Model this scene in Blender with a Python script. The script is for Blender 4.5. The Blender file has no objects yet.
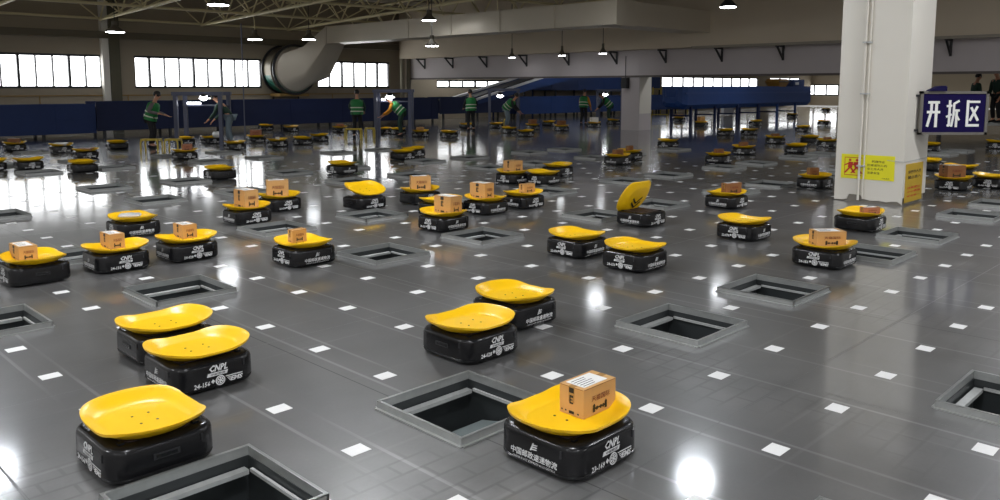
import bpy, bmesh, math, random
from mathutils import Vector, Matrix
random.seed(7)
C = bpy.context.scene.collection
PI = math.pi
R2 = math.sqrt(.5)

# ---------------------------------------------------------------- camera model (for a 1000x500 picture)
F, TH, YAW, CY, H = 811.77, .11881, .00288, 184.0, 1.601
def ray(x, y):
    u = (x-500)/F; v = (y-CY)/F
    yr = math.cos(TH)-v*math.sin(TH); z = -math.sin(TH)-v*math.cos(TH)
    return Vector((u*math.cos(YAW)+yr*math.sin(YAW), -u*math.sin(YAW)+yr*math.cos(YAW), z))
def G(x, y, Z=0.0):                                  # where a pixel meets the level Z
    d = ray(x, y); t = (Z-H)/d.z
    return Vector((d.x*t, d.y*t, Z))
def onA(x, y, k):                                    # plane Y - X = k (parallel to the window wall)
    d = ray(x, y); t = k/(d.y-d.x)
    return Vector((d.x*t, d.y*t, H+d.z*t))
def onB(x, y, k):                                    # plane X + Y = k (parallel to the beam)
    d = ray(x, y); t = k/(d.y+d.x)
    return Vector((d.x*t, d.y*t, H+d.z*t))
def PJ(p):
    xr = p[0]*math.cos(YAW)-p[1]*math.sin(YAW); yr = p[0]*math.sin(YAW)+p[1]*math.cos(YAW)
    zc = yr*math.cos(TH)+(H-p[2])*math.sin(TH); yc = (H-p[2])*math.cos(TH)-yr*math.sin(TH)
    return 500+F*xr/zc, CY+F*yc/zc, zc

# ---------------------------------------------------------------- materials
MATS = {}
def mat(name, col, rough=.5, metal=0., emit=None, es=0., var=.06, scale=8., spec=.5, coat=0., bump=0.):
    if name in MATS: return MATS[name]
    m = bpy.data.materials.new(name); m.use_nodes = True
    nt = m.node_tree; b = nt.nodes['Principled BSDF']
    tc = nt.nodes.new('ShaderNodeTexCoord'); nz = nt.nodes.new('ShaderNodeTexNoise')
    nz.inputs['Scale'].default_value = scale; nz.inputs['Detail'].default_value = 4
    nt.links.new(tc.outputs['Object'], nz.inputs['Vector'])
    mx = nt.nodes.new('ShaderNodeMix'); mx.data_type = 'RGBA'
    mx.inputs[6].default_value = [c*(1-var) for c in col]+[1]
    mx.inputs[7].default_value = [min(1, c*(1+var)) for c in col]+[1]
    nt.links.new(nz.outputs['Fac'], mx.inputs[0]); nt.links.new(mx.outputs[2], b.inputs['Base Color'])
    b.inputs['Roughness'].default_value = rough; b.inputs['Metallic'].default_value = metal
    b.inputs['Specular IOR Level'].default_value = spec
    b.inputs['Coat Weight'].default_value = coat
    if emit:
        b.inputs['Emission Color'].default_value = list(emit)+[1]; b.inputs['Emission Strength'].default_value = es
    if bump:
        bp = nt.nodes.new('ShaderNodeBump'); bp.inputs['Strength'].default_value = bump
        nt.links.new(nz.outputs['Fac'], bp.inputs['Height']); nt.links.new(bp.outputs['Normal'], b.inputs['Normal'])
    MATS[name] = m
    return m
def rgb(r, g, b):
    f = lambda c: (c/255/12.92) if c/255 <= .04045 else ((c/255+.055)/1.055)**2.4
    return (f(r), f(g), f(b))

yellow = mat('tray_yellow', (.98, .58, .005), .32, var=.03, scale=3)
black = mat('body_black', (.007, .007, .008), .24, var=.2, spec=.36)
brown_dark = mat('mechanism_dark', (.035, .018, .014), .55)
white_ink = mat('white_print', (.72, .72, .72), .5)
black_ink = mat('black_print', (.012, .011, .010), .6)
red_ink = mat('red_print', (.55, .03, .02), .6)
maroon_ink = mat('maroon_print', (.17, .035, .015), .7)
card = mat('cardboard', (.58, .33, .12), .75, var=.10, scale=14)
card_dark = mat('cardboard_dark', (.26, .115, .045), .75, var=.10, scale=14)
card_red = mat('cardboard_reddish', (.40, .16, .085), .75, var=.10, scale=14)
paper = mat('white_paper', (.78, .78, .76), .6)
tapem = mat('packing_tape', (.42, .24, .09), .25)
plastic_bag = mat('grey_plastic', (.52, .52, .54), .3, var=.25, scale=30)
steel = mat('galvanised_steel', (.40, .41, .40), .35, .5, var=.15, scale=25)
steel_dull = mat('dull_steel', (.48, .49, .48), .5, .3, var=.15, scale=25)
chute_dark = mat('chute_dark', (.028, .032, .033), .35, var=.3, scale=5)
chute_grey = mat('chute_panel_grey', (.17, .20, .20), .25, var=.2, scale=5)
cream = mat('pillar_paint', rgb(219, 214, 203), .6, var=.035, scale=2.2, bump=.03)
lilac = mat('beam_paint', rgb(192, 184, 184), .65, var=.05, scale=1.2)
wallm = mat('wall_paint', rgb(158, 146, 126), .75, var=.06, scale=.8)
wallbrown = mat('upper_wall_paint', rgb(208, 194, 172), .75, var=.07, scale=.7)
plinth = mat('bare_concrete', rgb(138, 132, 122), .85, var=.2, scale=12, bump=.3)
truss = mat('truss_paint', rgb(222, 210, 168), .5, var=.08, scale=3)
deckm = mat('roof_sheet', rgb(132, 122, 104), .7, var=.1, scale=.7)
duct = mat('duct_sheet', rgb(206, 197, 180), .4, .25, var=.05, scale=1.5)
darkm = mat('dark_metal', (.02, .02, .022), .45)
green_d = mat('fan_green', (.02, .13, .09), .4)
fan_ring = mat('fan_ring', rgb(120, 112, 95), .45, .3)
blue = mat('conveyor_blue', (.011, .042, .17), .5, var=.18, scale=1.5)
navy = mat('conveyor_navy', (.006, .016, .075), .6, var=.18, scale=1.5)
brightblue = mat('frame_blue', (.02, .07, .28), .42, var=.15)
belt = mat('belt_rubber', (.02, .02, .022), .6)
rail_w = mat('rail_white', rgb(205, 205, 208), .4)
frame_grey = mat('frame_grey', rgb(92, 96, 116), .45, .2)
yel_paint = mat('yellow_paint', (.60, .45, .06), .45)
sign_blue = mat('sign_blue', (.008, .004, .052), .55, var=.05, spec=.12)
sign_y = mat('sign_yellow', (.80, .74, .012), .45, var=.04)
sign_o = mat('poster_ochre', (.56, .36, .02), .5, var=.08)
lg_added = mat('lamp_glow_added', (1, 1, 1), .5, emit=(.94, .96, 1.), es=165.)
bulbglow = mat('task_lamp_glow', (1, 1, 1), .5, emit=(.95, .97, 1.), es=9.)
daylight = mat('window_daylight', (.9, .9, .9), .2, emit=(.97, .99, 1.), es=4.6)
skin = mat('skin', rgb(205, 150, 120), .55)
hairm = mat('hair_black', (.012, .010, .009), .5)
vest = mat('vest_green', (.012, .20, .045), .6, var=.12, scale=20)
stripe = mat('reflective_tape', rgb(205, 212, 190), .4)
cloth_dark = mat('cloth_black', (.012, .012, .014), .8)
cloth_green = mat('cloth_dark_green', (.025, .06, .042), .8)
cloth_orange = mat('cloth_orange', (.60, .25, .015), .75)
cloth_grey = mat('cloth_grey', (.17, .15, .15), .8)
jeans = mat('jeans_pale', (.20, .26, .30), .8)
bluecloth = mat('cloth_navy', (.012, .010, .05), .9, spec=.1)

# ---------------------------------------------------------------- mesh helpers
class MB:
    def __init__(s): s.v = []; s.f = []; s.m = []
    def add(s, vs, fs, mi=0):
        o = len(s.v); s.v += [Vector(p) for p in vs]; s.f += [[i+o for i in f] for f in fs]; s.m += [mi]*len(fs); return s
    def box(s, lo, hi, mi=0, M=None):
        x0, y0, z0 = lo; x1, y1, z1 = hi
        vs = [Vector(p) for p in ((x0,y0,z0),(x1,y0,z0),(x1,y1,z0),(x0,y1,z0),(x0,y0,z1),(x1,y0,z1),(x1,y1,z1),(x0,y1,z1))]
        if M: vs = [M @ p for p in vs]
        return s.add(vs, [(3,2,1,0),(4,5,6,7),(0,1,5,4),(1,2,6,5),(2,3,7,6),(3,0,4,7)], mi)
    def bar(s, a, b, w, h=None, mi=0):               # rectangular bar from a to b
        a = Vector(a); b = Vector(b); h = h or w; d = (b-a).normalized()
        up = Vector((0,0,1)) if abs(d.z) < .95 else Vector((0,1,0))
        l = d.cross(up).normalized(); u = l.cross(d)
        vs = [p+l*sx*w/2+u*sz*h/2 for p in (a, b) for sx, sz in ((-1,-1),(1,-1),(1,1),(-1,1))]
        return s.add(vs, [(0,1,2,3),(7,6,5,4),(0,4,5,1),(1,5,6,2),(2,6,7,3),(3,7,4,0)], mi)
    def tube(s, pts, rad, n=10, mi=0, lat=None, cap=True):   # rad: list of (a, b) or floats
        pts = [Vector(p) for p in pts]; rings = []
        for i, p in enumerate(pts):
            d = (pts[min(i+1, len(pts)-1)]-pts[max(i-1, 0)]).normalized()
            if lat is not None: l = Vector(lat); l = (l-d*l.dot(d)).normalized()
            else:
                up = Vector((0,0,1)) if abs(d.z) < .9 else Vector((0,1,0)); l = d.cross(up).normalized()
            u = d.cross(l)
            r = rad[i] if isinstance(rad, (list, tuple)) else rad
            a, b = r if isinstance(r, tuple) else (r, r)
            rings.append([p+l*a*math.cos(2*PI*k/n)+u*b*math.sin(2*PI*k/n) for k in range(n)])
        vs = [q for r in rings for q in r]; fs = []
        for i in range(len(pts)-1):
            for k in range(n): fs.append((i*n+k, i*n+(k+1)%n, (i+1)*n+(k+1)%n, (i+1)*n+k))
        if cap: fs.append(tuple(reversed(range(n)))); fs.append(tuple((len(pts)-1)*n+k for k in range(n)))
        return s.add(vs, fs, mi)
    def loops(s, loops, mi=0, cap0=True, cap1=True):        # stack of equal-length loops
        n = len(loops[0]); vs = [q for l in loops for q in l]; fs = []
        for i in range(len(loops)-1):
            for k in range(n): fs.append((i*n+k, i*n+(k+1)%n, (i+1)*n+(k+1)%n, (i+1)*n+k))
        if cap0: fs.append(tuple(reversed(range(n))))
        if cap1: fs.append(tuple((len(loops)-1)*n+k for k in range(n)))
        return s.add(vs, fs, mi)
    def mesh(s, name, mats, smooth=False, ang=None):
        me = bpy.data.meshes.new(name); me.from_pydata([tuple(p) for p in s.v], [], s.f)
        for m in (mats if isinstance(mats, (list, tuple)) else [mats]): me.materials.append(m)
        me.polygons.foreach_set('material_index', s.m)
        me.update()
        bm = bmesh.new(); bm.from_mesh(me); bmesh.ops.recalc_face_normals(bm, faces=bm.faces); bm.to_mesh(me); bm.free()
        if smooth:
            me.polygons.foreach_set('use_smooth', [True]*len(me.polygons))
            me.set_sharp_from_angle(angle=math.radians(ang or 40))
        return me
    def build(s, name, mats, parent=None, smooth=False, ang=None):
        o = bpy.data.objects.new(name, s.mesh(name, mats, smooth, ang)); C.objects.link(o)
        if parent: o.parent = parent
        return o
def tag(o, label=None, cat=None, group=None, kind=None):
    for k, v in (('label', label), ('category', cat), ('group', group), ('kind', kind)):
        if v: o[k] = v
    return o
def thing(name, label, cat, loc=(0,0,0), rz=0., group=None):
    o = bpy.data.objects.new(name, None); C.objects.link(o); o.empty_display_size = .1
    o.location = loc; o.rotation_euler = (0,0,rz)
    return tag(o, label, cat, group)
def link(name, me, parent=None, loc=(0,0,0), rot=(0,0,0)):
    o = bpy.data.objects.new(name, me); C.objects.link(o); o.location = loc; o.rotation_euler = rot
    if parent: o.parent = parent
    return o
def dup(root, loc, rz, label=None, group=None):
    r = root.copy(); C.objects.link(r); r.location = loc; r.rotation_euler = (0,0,rz)
    if label: r['label'] = label
    if group: r['group'] = group
    for ch in list(root.children):
        c = ch.copy(); C.objects.link(c); c.parent = r
        for g in ch.children:
            d = g.copy(); C.objects.link(d); d.parent = c
    return r
def basis(o, ex, ey):                                # matrix taking x,y,z onto ex, ey, ex x ey at o
    ex = Vector(ex).normalized(); ey = Vector(ey).normalized(); ez = ex.cross(ey)
    M = Matrix((ex, ey, ez)).transposed().to_4x4(); M.translation = Vector(o); return M
EI = Vector((R2, R2, 0)); EJ = Vector((-R2, R2, 0)); UP = Vector((0,0,1))

_txt = {}
def text_geo(s, bold=0.):
    if (s, bold) not in _txt:
        cu = bpy.data.curves.new('t', 'FONT'); cu.body = s; cu.size = 1; cu.resolution_u = 1; cu.offset = bold
        o = bpy.data.objects.new('t', cu); C.objects.link(o)
        dg = bpy.context.evaluated_depsgraph_get()
        m = bpy.data.meshes.new_from_object(o.evaluated_get(dg))
        vs = [(v.co.x, v.co.y) for v in m.vertices]; fs = [list(p.vertices) for p in m.polygons]
        bpy.data.objects.remove(o); bpy.data.curves.remove(cu); bpy.data.meshes.remove(m)
        x0 = min(v[0] for v in vs); x1 = max(v[0] for v in vs); y0 = min(v[1] for v in vs); y1 = max(v[1] for v in vs)
        _txt[s, bold] = ([((x-x0)/(x1-x0), (y-y0)/(y1-y0)) for x, y in vs], fs)
    return _txt[s, bold]
def write(mb, s, M, x, y, w, h, mi=0, shear=0., bold=0., lift=.0012):      # lettering in the local xy plane of M
    vs, fs = text_geo(s, bold)
    mb.add([M @ Vector((x+a*w+shear*b*h, y+b*h, lift)) for a, b in vs], fs, mi)
def poly(mb, M, pts, mi=0, lift=.0012):
    mb.add([M @ Vector((p[0], p[1], lift)) for p in pts], [tuple(range(len(pts)))], mi)
def disc(mb, M, x, y, r, mi=0, n=20, lift=.0012, ri=0.):
    if ri:
        a = [(x+r*math.cos(2*PI*k/n), y+r*math.sin(2*PI*k/n)) for k in range(n)]; b = [(x+ri*math.cos(2*PI*k/n), y+ri*math.sin(2*PI*k/n)) for k in range(n)]
        mb.add([M @ Vector((p[0], p[1], lift)) for p in a+b], [(k, (k+1)%n, n+(k+1)%n, n+k) for k in range(n)], mi)
    else: poly(mb, M, [(x+r*math.cos(2*PI*k/n), y+r*math.sin(2*PI*k/n)) for k in range(n)], mi, lift)

# ---------------------------------------------------------------- lattice of the sorting floor
S = .66; X0, Y0 = -.6292, 3.443
def node(i, j): return Vector((X0+(i-j)*S*R2, Y0+(i+j)*S*R2, 0))
def lat(p):
    a = p[0]-X0; b = p[1]-Y0; return (a+b)*R2/S, (b-a)*R2/S
def is_hole(i, j): return i % 5 in (4, 1) and j % 8 in (0, 5)
HR = .302                                            # half opening

# ---------------------------------------------------------------- floor
def floor_material():
    m = bpy.data.materials.new('sorting_floor'); m.use_nodes = True; nt = m.node_tree; L = nt.links
    b = nt.nodes['Principled BSDF']
    tc = nt.nodes.new('ShaderNodeTexCoord'); sx = nt.nodes.new('ShaderNodeSeparateXYZ'); L.new(tc.outputs['Object'], sx.inputs[0])
    def mth(op, a, c=None, d=None):
        n = nt.nodes.new('ShaderNodeMath'); n.operation = op
        for k, q in enumerate((a, c, d)):
            if q is None: continue
            if isinstance(q, (int, float)): n.inputs[k].default_value = q
            else: L.new(q, n.inputs[k])
        return n.outputs[0]
    def noise(scale, detail=3, rough=.5, vec=None):
        n = nt.nodes.new('ShaderNodeTexNoise'); n.inputs['Scale'].default_value = scale; n.inputs['Detail'].default_value = detail
        n.inputs['Roughness'].default_value = rough
        L.new(vec or tc.outputs['Object'], n.inputs['Vector']); return n.outputs['Fac']
    def ramp(x, a, bb):                              # smooth 0..1 between a and bb
        n = nt.nodes.new('ShaderNodeMapRange'); n.interpolation_type = 'SMOOTHSTEP'
        n.inputs[1].default_value = a; n.inputs[2].default_value = bb; L.new(x, n.inputs[0]); return n.outputs[0]
    i = mth('DIVIDE', sx.outputs[0], S); j = mth('DIVIDE', sx.outputs[1], S)
    def near(x, period, at, w, soft=.5):             # mask of lines at `at` every `period`
        q = mth('PINGPONG', mth('SUBTRACT', x, at), period/2)
        return mth('SUBTRACT', 1., ramp(q, w*(1-soft), w))
    big = noise(.55, 4, .6); mid = noise(3.2, 5, .6); fine = noise(60, 2)
    vm = nt.nodes.new('ShaderNodeMapping'); vm.inputs['Scale'].default_value = (.5, 9, 1); L.new(tc.outputs['Object'], vm.inputs[0])
    vm2 = nt.nodes.new('ShaderNodeMapping'); vm2.inputs['Scale'].default_value = (9, .5, 1); L.new(tc.outputs['Object'], vm2.inputs[0])
    st1 = noise(1., 3, .5, vm.outputs[0]); st2 = noise(1., 3, .5, vm2.outputs[0])
    track = mth('MAXIMUM', mth('MULTIPLY', near(mth('ABSOLUTE', mth('PINGPONG', i, .5)), 10, .13, .02), ramp(st2, .38, .6)),
                           mth('MULTIPLY', near(mth('ABSOLUTE', mth('PINGPONG', j, .5)), 10, .13, .02), mth('MULTIPLY', ramp(st1, .45, .7), .35)))
    br = nt.nodes.new('ShaderNodeTexBrick'); br.offset = .5
    br.inputs['Scale'].default_value = 1.; br.inputs['Brick Width'].default_value = .22; br.inputs['Row Height'].default_value = .11
    br.inputs['Mortar Size'].default_value = .012; br.inputs['Mortar Smooth'].default_value = .6; br.inputs['Color1'].default_value = (1,1,1,1); br.inputs['Color2'].default_value = (.55,.55,.55,1); br.inputs['Mortar'].default_value = (0,0,0,1)
    L.new(tc.outputs['Object'], br.inputs['Vector'])
    bw = nt.nodes.new('ShaderNodeRGBToBW'); L.new(br.outputs['Color'], bw.inputs[0])
    patch = ramp(noise(.7, 2), .54, .68)
    blocks = mth('MULTIPLY', mth('MULTIPLY', bw.outputs[0], patch), ramp(mid, .3, .65))
    seam = mth('MAXIMUM', near(i, 5, 3.24, .010), near(j, 4, 2.5, .007))
    seam = mth('MAXIMUM', seam, mth('MULTIPLY', near(i, 5, .74, .007), .6))
    v = mth('ADD', .028, mth('MULTIPLY', big, .20)); v = mth('ADD', v, mth('MULTIPLY', mid, .06))
    v = mth('ADD', v, mth('MULTIPLY', blocks, .05)); v = mth('ADD', v, mth('MULTIPLY', track, .10))
    mort = mth('MULTIPLY', mth('MULTIPLY', mth('SUBTRACT', 1., ramp(bw.outputs[0], .0, .4)), patch), .14); v = mth('MULTIPLY', v, mth('SUBTRACT', 1., mort))
    v = mth('ADD', v, mth('MULTIPLY', mth('SUBTRACT', fine, .5), .02))
    v = mth('MULTIPLY', v, mth('SUBTRACT', 1., mth('MULTIPLY', seam, .75)))
    cb = nt.nodes.new('ShaderNodeCombineColor')
    L.new(mth('MULTIPLY', v, 1.0), cb.inputs[0]); L.new(mth('MULTIPLY', v, 1.0), cb.inputs[1]); L.new(mth('MULTIPLY', v, .99), cb.inputs[2])
    L.new(cb.outputs[0], b.inputs['Base Color'])
    rr = mth('ADD', .075, mth('MULTIPLY', mid, .13)); rr = mth('ADD', rr, mth('MULTIPLY', blocks, .06)); rr = mth('ADD', rr, mth('MULTIPLY', seam, .3))
    L.new(mth('ADD', rr, .24), b.inputs['Roughness']); b.inputs['Metallic'].default_value = .35
    b.inputs['Coat Weight'].default_value = 1.; b.inputs['Coat IOR'].default_value = 1.6; L.new(mth('MULTIPLY', rr, .75), b.inputs['Coat Roughness'])
    b.inputs['IOR'].default_value = 1.5
    bp = nt.nodes.new('ShaderNodeBump'); bp.inputs['Strength'].default_value = .035; bp.inputs['Distance'].default_value = .02
    L.new(mth('ADD', mid, mth('MULTIPLY', seam, -2.)), bp.inputs['Height']); L.new(bp.outputs[0], b.inputs['Normal'])
    return m
IMIN, IMAX, JMIN, JMAX = -10, 96, -42, 60
def in_view(p, pad=60):
    if p[1] < .8: return False
    x, y, zc = PJ(p); return zc > .5 and -pad < x < 1000+pad and y < 500+pad*1.1
FAR_HOLES = 21.
holes = []
for i in range(-9, 60):
    for j in range(-25, 45):
        if is_hole(i, j):
            p = node(i, j)
            if in_view(p, 90) and p.y < FAR_HOLES: holes.append((i, j))
hs = set(holes)
def cuts(lo, hi, used):
    c = {lo-.5, hi+.5}
    for k in used: c |= {k-HR/S, k+HR/S}
    return sorted(c)
ci = cuts(IMIN, IMAX, {h[0] for h in holes}); cj = cuts(JMIN, JMAX, {h[1] for h in holes})
mb = MB(); nj = len(cj)
mb.v = [Vector((a*S, b*S, 0)) for a in ci for b in cj]
for a in range(len(ci)-1):
    for b in range(len(cj)-1):
        mi_, mj_ = (ci[a]+ci[a+1])/2, (cj[b]+cj[b+1])/2
        if ci[a+1]-ci[a] < 1.0 and cj[b+1]-cj[b] < 1.0 and (round(mi_), round(mj_)) in hs and abs(mi_-round(mi_)) < .05 and abs(mj_-round(mj_)) < .05: continue
        mb.f.append([a*nj+b, (a+1)*nj+b, (a+1)*nj+b+1, a*nj+b+1]); mb.m.append(0)
fl = mb.build('floor', floor_material()); fl.location = (X0, Y0, 0); fl.rotation_euler = (0, 0, PI/4); fl['kind'] = 'structure'
ROT = PI/4

# ---------------------------------------------------------------- sorting chutes let into the floor
o_ = HR+.012; rh = .042
def rail_mesh(k):
    m = MB(); M = Matrix.Rotation(k*PI/2, 4, 'Z')
    m.box((-o_, -o_, -.03), (o_, -o_+.012, rh), 0, M)                      # upright lip
    m.box((-o_, -o_-.0, rh-.006), (o_, -o_+.015, rh), 0, M)                # folded top edge
    m.box((-o_, -o_-.014, .0), (o_, -o_+.001, .007), 0, M)                 # foot on the floor
    return m.mesh('rail', steel)
rails = [rail_mesh(k) for k in range(4)]
def wallm_(k, depth=.75, taper=.05):
    m = MB(); M = Matrix.Rotation(k*PI/2, 4, 'Z'); a = HR-.004; c = a-taper
    m.add([M @ Vector(p) for p in ((-a,-a,-.002),(a,-a,-.002),(c,-c,-depth),(-c,-c,-depth),(-a-.01,-a-.01,-.002),(a+.01,-a-.01,-.002),(c+.01,-c-.01,-depth),(-c-.01,-c-.01,-depth))],
          [(0,1,2,3),(7,6,5,4),(0,4,5,1),(1,5,6,2),(2,6,7,3),(3,7,4,0)]); return m.mesh('chute_wall', chute_dark)
cwalls = [wallm_(k) for k in range(4)]
m = MB(); m.box((-HR, -HR, -.78), (HR, HR, -.75)); cbot = m.mesh('chute_floor', chute_dark)
m = MB(); m.add([(-HR+.03,-HR+.06,-.09),(HR-.05,-HR+.06,-.09),(HR-.06,.13,-.17),(-HR+.06,.13,-.17),(-HR+.03,-HR+.05,-.10),(HR-.05,-HR+.05,-.10),(HR-.06,.12,-.18),(-HR+.06,.12,-.18)],
      [(0,1,2,3),(7,6,5,4),(0,4,5,1),(1,5,6,2),(2,6,7,3),(3,7,4,0)]); cflap = m.mesh('flap', chute_grey)
m = MB(); m.box((-HR+.01, HR-.06, -.060), (HR-.03, HR-.018, -.040)); m.box((HR-.026, -HR+.01, -.050), (HR-.012, HR-.06, -.035)); cledge = m.mesh('ledge', steel_dull)
chute_labels = {
 (1,0): 'open chute with steel rim touching the front carton robot, nearest the picture centre',
 (-1,0): 'large open chute cut by the bottom edge of the picture near the lower left robot',
 (4,0): 'wide open chute whose black well shows right of centre with a bright inner ledge',
 (1,5): 'open chute with a reddish carton down its well, before the left carton robots',
 (-1,5): 'open chute cut by the left edge of the picture below the carton robot',
 (4,-3): 'open chute cut by the right edge of the picture on the bare near floor',
 (4,5): 'open chute beside the small carton robot left of centre',
 (6,0): 'open chute in front of the carton robot that stands before the big pillar',
 (11,0): 'open chute just behind the right carton robot, nearer the big pillar',
 (9,0): 'open chute touching the rear right side of the right carton robot',
 (6,5): 'open chute in front of the tall carton robots near the middle of the floor',
 (6,8): 'small open chute in front of the robot with the tipped yellow tray, left of centre',
 (4,8): 'open chute with a pale glare on its rim behind the small carton robot',
 (9,5): 'open chute left of the robot with the steeply raised tray',
 (11,5): 'open chute behind the robot with the steeply raised tray',
 (14,0): 'open chute on the far right floor beneath the blue hanging sign',
 (1,-3): 'open chute barely entering at the bottom right edge of the picture',
 (1,8): 'open chute behind the leftmost carton robots at the left edge',
 (1,13): 'open chute at the left edge of the picture in the window glare',
}
CG = 'open sorting chutes in the floor'
proto = None
for (i, j) in holes:
    p = node(i, j); lab = chute_labels.get((i, j), 'open square chute with low steel rim sunk far back in the dark floor')
    if proto is None:
        t = proto = thing('sorting_chute', lab, 'chute', p, ROT, CG)
        for k in range(4): link('rail', rails[k], t)
        for k in range(4): link('chute_wall', cwalls[k], t)
        link('chute_floor', cbot, t); link('flap', cflap, t); link('ledge', cledge, t)
    else: dup(proto, p, ROT, lab)

# ---------------------------------------------------------------- robots
A_, RC = .231, .095
def rrect(hx, hy, r, z, n=7):
    pts = []
    for cx, cy, a0 in ((hx-r, hy-r, 0), (-hx+r, hy-r, PI/2), (-hx+r, -hy+r, PI), (hx-r, -hy+r, 1.5*PI)):
        for k in range(n+1):
            a = a0+k*PI/2/n; pts.append(Vector((cx+r*math.cos(a), cy+r*math.sin(a), z)))
    return pts
m = MB()
m.loops([rrect(A_-i, A_-i, max(RC-i, .03), z) for z, i in ((.010,.03),(.014,.012),(.024,.003),(.034,0),(.036,.003),(.040,.003),(.042,0),(.134,.002),(.146,.006),(.155,.014),(.160,.027),(.162,.045))])
for sx, sy in ((1,1),(-1,1),(-1,-1),(1,-1)): m.box((sx*.155-.012, sy*.155-.012, .160), (sx*.155+.012, sy*.155+.012, .168))
for k in range(4):                                    # upright slots beside the rounded corners
    M = Matrix.Rotation(k*PI/2, 4, 'Z'); m.box((A_-.085, -A_-.0015, .104), (A_-.077, -A_+.01, .136), 1, M)
body_me = m.mesh('body', [black, darkm], True, 35)
m = MB(); m.loops([rrect(.15, .17, .05, z) for z in (.158, .166)]); m.loops([rrect(.09, .11, .03, z) for z in (.16, .172)])
m.tube([(-.12,.06,.165), (.12,.06,.165)], .007); m.tube([(-.12,-.06,.165), (.12,-.06,.165)], .007)
mech_me = m.mesh('tilt_mechanism', brown_dark, True)
m = MB(); m.box((-.055, A_-.012, .082), (.055, A_+.002, .108)); m.box((-.045, A_, .088), (.045, A_+.0035, .102), 1)
slot_me = m.mesh('charging_slot', [darkm, black])
# tray: rounded hexagonal dish, walls curling up along local y, nearly open along local x
_q = [(.214,.06),(.208,.165),(.150,.236),(.055,.272)]
ctrl = _q+[(-x, y) for x, y in reversed(_q)]+[(-x, -y) for x, y in _q]+[(x, -y) for x, y in reversed(_q)]
def chaikin(p, n):
    for _ in range(n):
        q = []
        for k in range(len(p)):
            a, b = p[k], p[(k+1) % len(p)]
            q += [(a[0]*.75+b[0]*.25, a[1]*.75+b[1]*.25), (a[0]*.25+b[0]*.75, a[1]*.25+b[1]*.75)]
        p = q
    return p
rim = [Vector((a*1.02, b*1.0)) for a, b in chaikin(ctrl, 2)]
def sst(x, a, b):
    t = max(0, min(1, (x-a)/(b-a))); return t*t*(3-2*t)
def tz(p, t):
    hgt = .026+.024*sst(abs(p.y), .05, .25)
    return hgt*sst(t, .66, 1.06)/sst(1., .66, 1.06)
ZT = .178
ts = (.12, .35, .55, .63, .69, .75, .81, .87, .93, .97, 1.)
top = [[Vector((p.x*t, p.y*t, ZT+tz(p*1., t))) for p in rim] for t in ts]
bot = [[Vector((p.x*t*.985, p.y*t*.985, ZT-.012-.004*(1-t)+tz(p*1., t)*.96)) for p in rim] for t in ts]
m = MB(); n = len(rim)
m.loops(bot+list(reversed(top)), 0)
# close bottom/top centres are the caps of loops(); small bolt heads in the dish
for x, y in ((.03,.05),(.03,-.05),(-.04,.05),(-.04,-.05)): m.tube([(x, y, ZT-.001), (x, y, ZT+.0015)], .006, 8, 1)
# arrow marks under the tray
for q in (0, .035):
    for sy in (1, -1):
        m.add([(-.14+q*1.7, 0, ZT-.0195), (-.11+q*1.7, 0, ZT-.0195), (-.035+q*1.7, sy*.09, ZT-.0195), (-.065+q*1.7, sy*.09, ZT-.0195)], [(0,1,2,3)], 1)
tray_me = m.mesh('tray', [yellow, black_ink], True, 50)

def logo_face(num, sgn):                              # one of the two faces with the logos (local +x and -x)
    m = MB(); M = basis((sgn*(A_-.0005), 0, -.006), (0, sgn, 0), (0, 0, 1))
    write(m, 'CNPL', M, -.050, .112, .105, .036, 0, .25, .035)
    poly(m, M, [(-.060, .088), (.052, .088), (.058, .107), (-.054, .107)])
    write(m, '中邮物流', M, -.040, .0905, .08, .0135, 1, .2, .01, .002)
    disc(m, M, .014, .058, .027, 0, 24); disc(m, M, .014, .058, .021, 2, 24, .0018, .0185)
    for k in range(6):
        a = k*PI/3; poly(m, M, [(.014+.004*math.cos(a), .058+.004*math.sin(a)), (.014+.015*math.cos(a+.25), .058+.015*math.sin(a+.25)), (.014+.015*math.cos(a-.25), .058+.015*math.sin(a-.25))], 2, .0018)
    write(m, num, M, -.132, .040, .088, .027, 0, .1, .03)
    poly(m, M, [(-.038, .060), (-.027, .072), (-.016, .060), (-.027, .048)])
    write(m, 'EMS', M, .070, .040, .066, .026, 0, .3, .04)
    poly(m, M, [(.046, .070), (.140, .070), (.141, .075), (.043, .075)])
    for q in range(1, 4): poly(m, M, [(.048+q*.006, .069-q*.008), (.074, .069-q*.008), (.074, .073-q*.008), (.045+q*.006, .073-q*.008)])
    return m.mesh('logo_print', [white_ink, black_ink, black])
def post_face():
    m = MB(); M = basis((0, -(A_-.0005), -.010), (1, 0, 0), (0, 0, 1))
    write(m, '中国邮政速递物流', M, -.130, .058, .260, .032, 0, .06, .015)
    write(m, 'CHINA POST EXPRESS & LOGISTICS', M, -.12, .043, .24, .009, 0)
    for q in range(3): poly(m, M, [(-.018+q*.006, .101+q*.010), (.018+q*.002, .105+q*.010), (.020+q*.002, .110+q*.010), (-.012+q*.006, .108+q*.010)])
    poly(m, M, [(-.020, .098), (-.012, .098), (.004, .134), (-.003, .134)])
    return m.mesh('lettering', [white_ink, black_ink, black])
NUMS = ('23-169', '24-028', '22-074', '24-156')
logos = [[logo_face(q, 1), logo_face(q, -1)] for q in NUMS]; post_me = post_face()
ORI = {'Rp': -PI/4, 'Rs': 3*PI/4, 'Lp': PI/4, 'Ls': 5*PI/4}
RG = 'sorting robots on the floor'; RPOS = []
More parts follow.
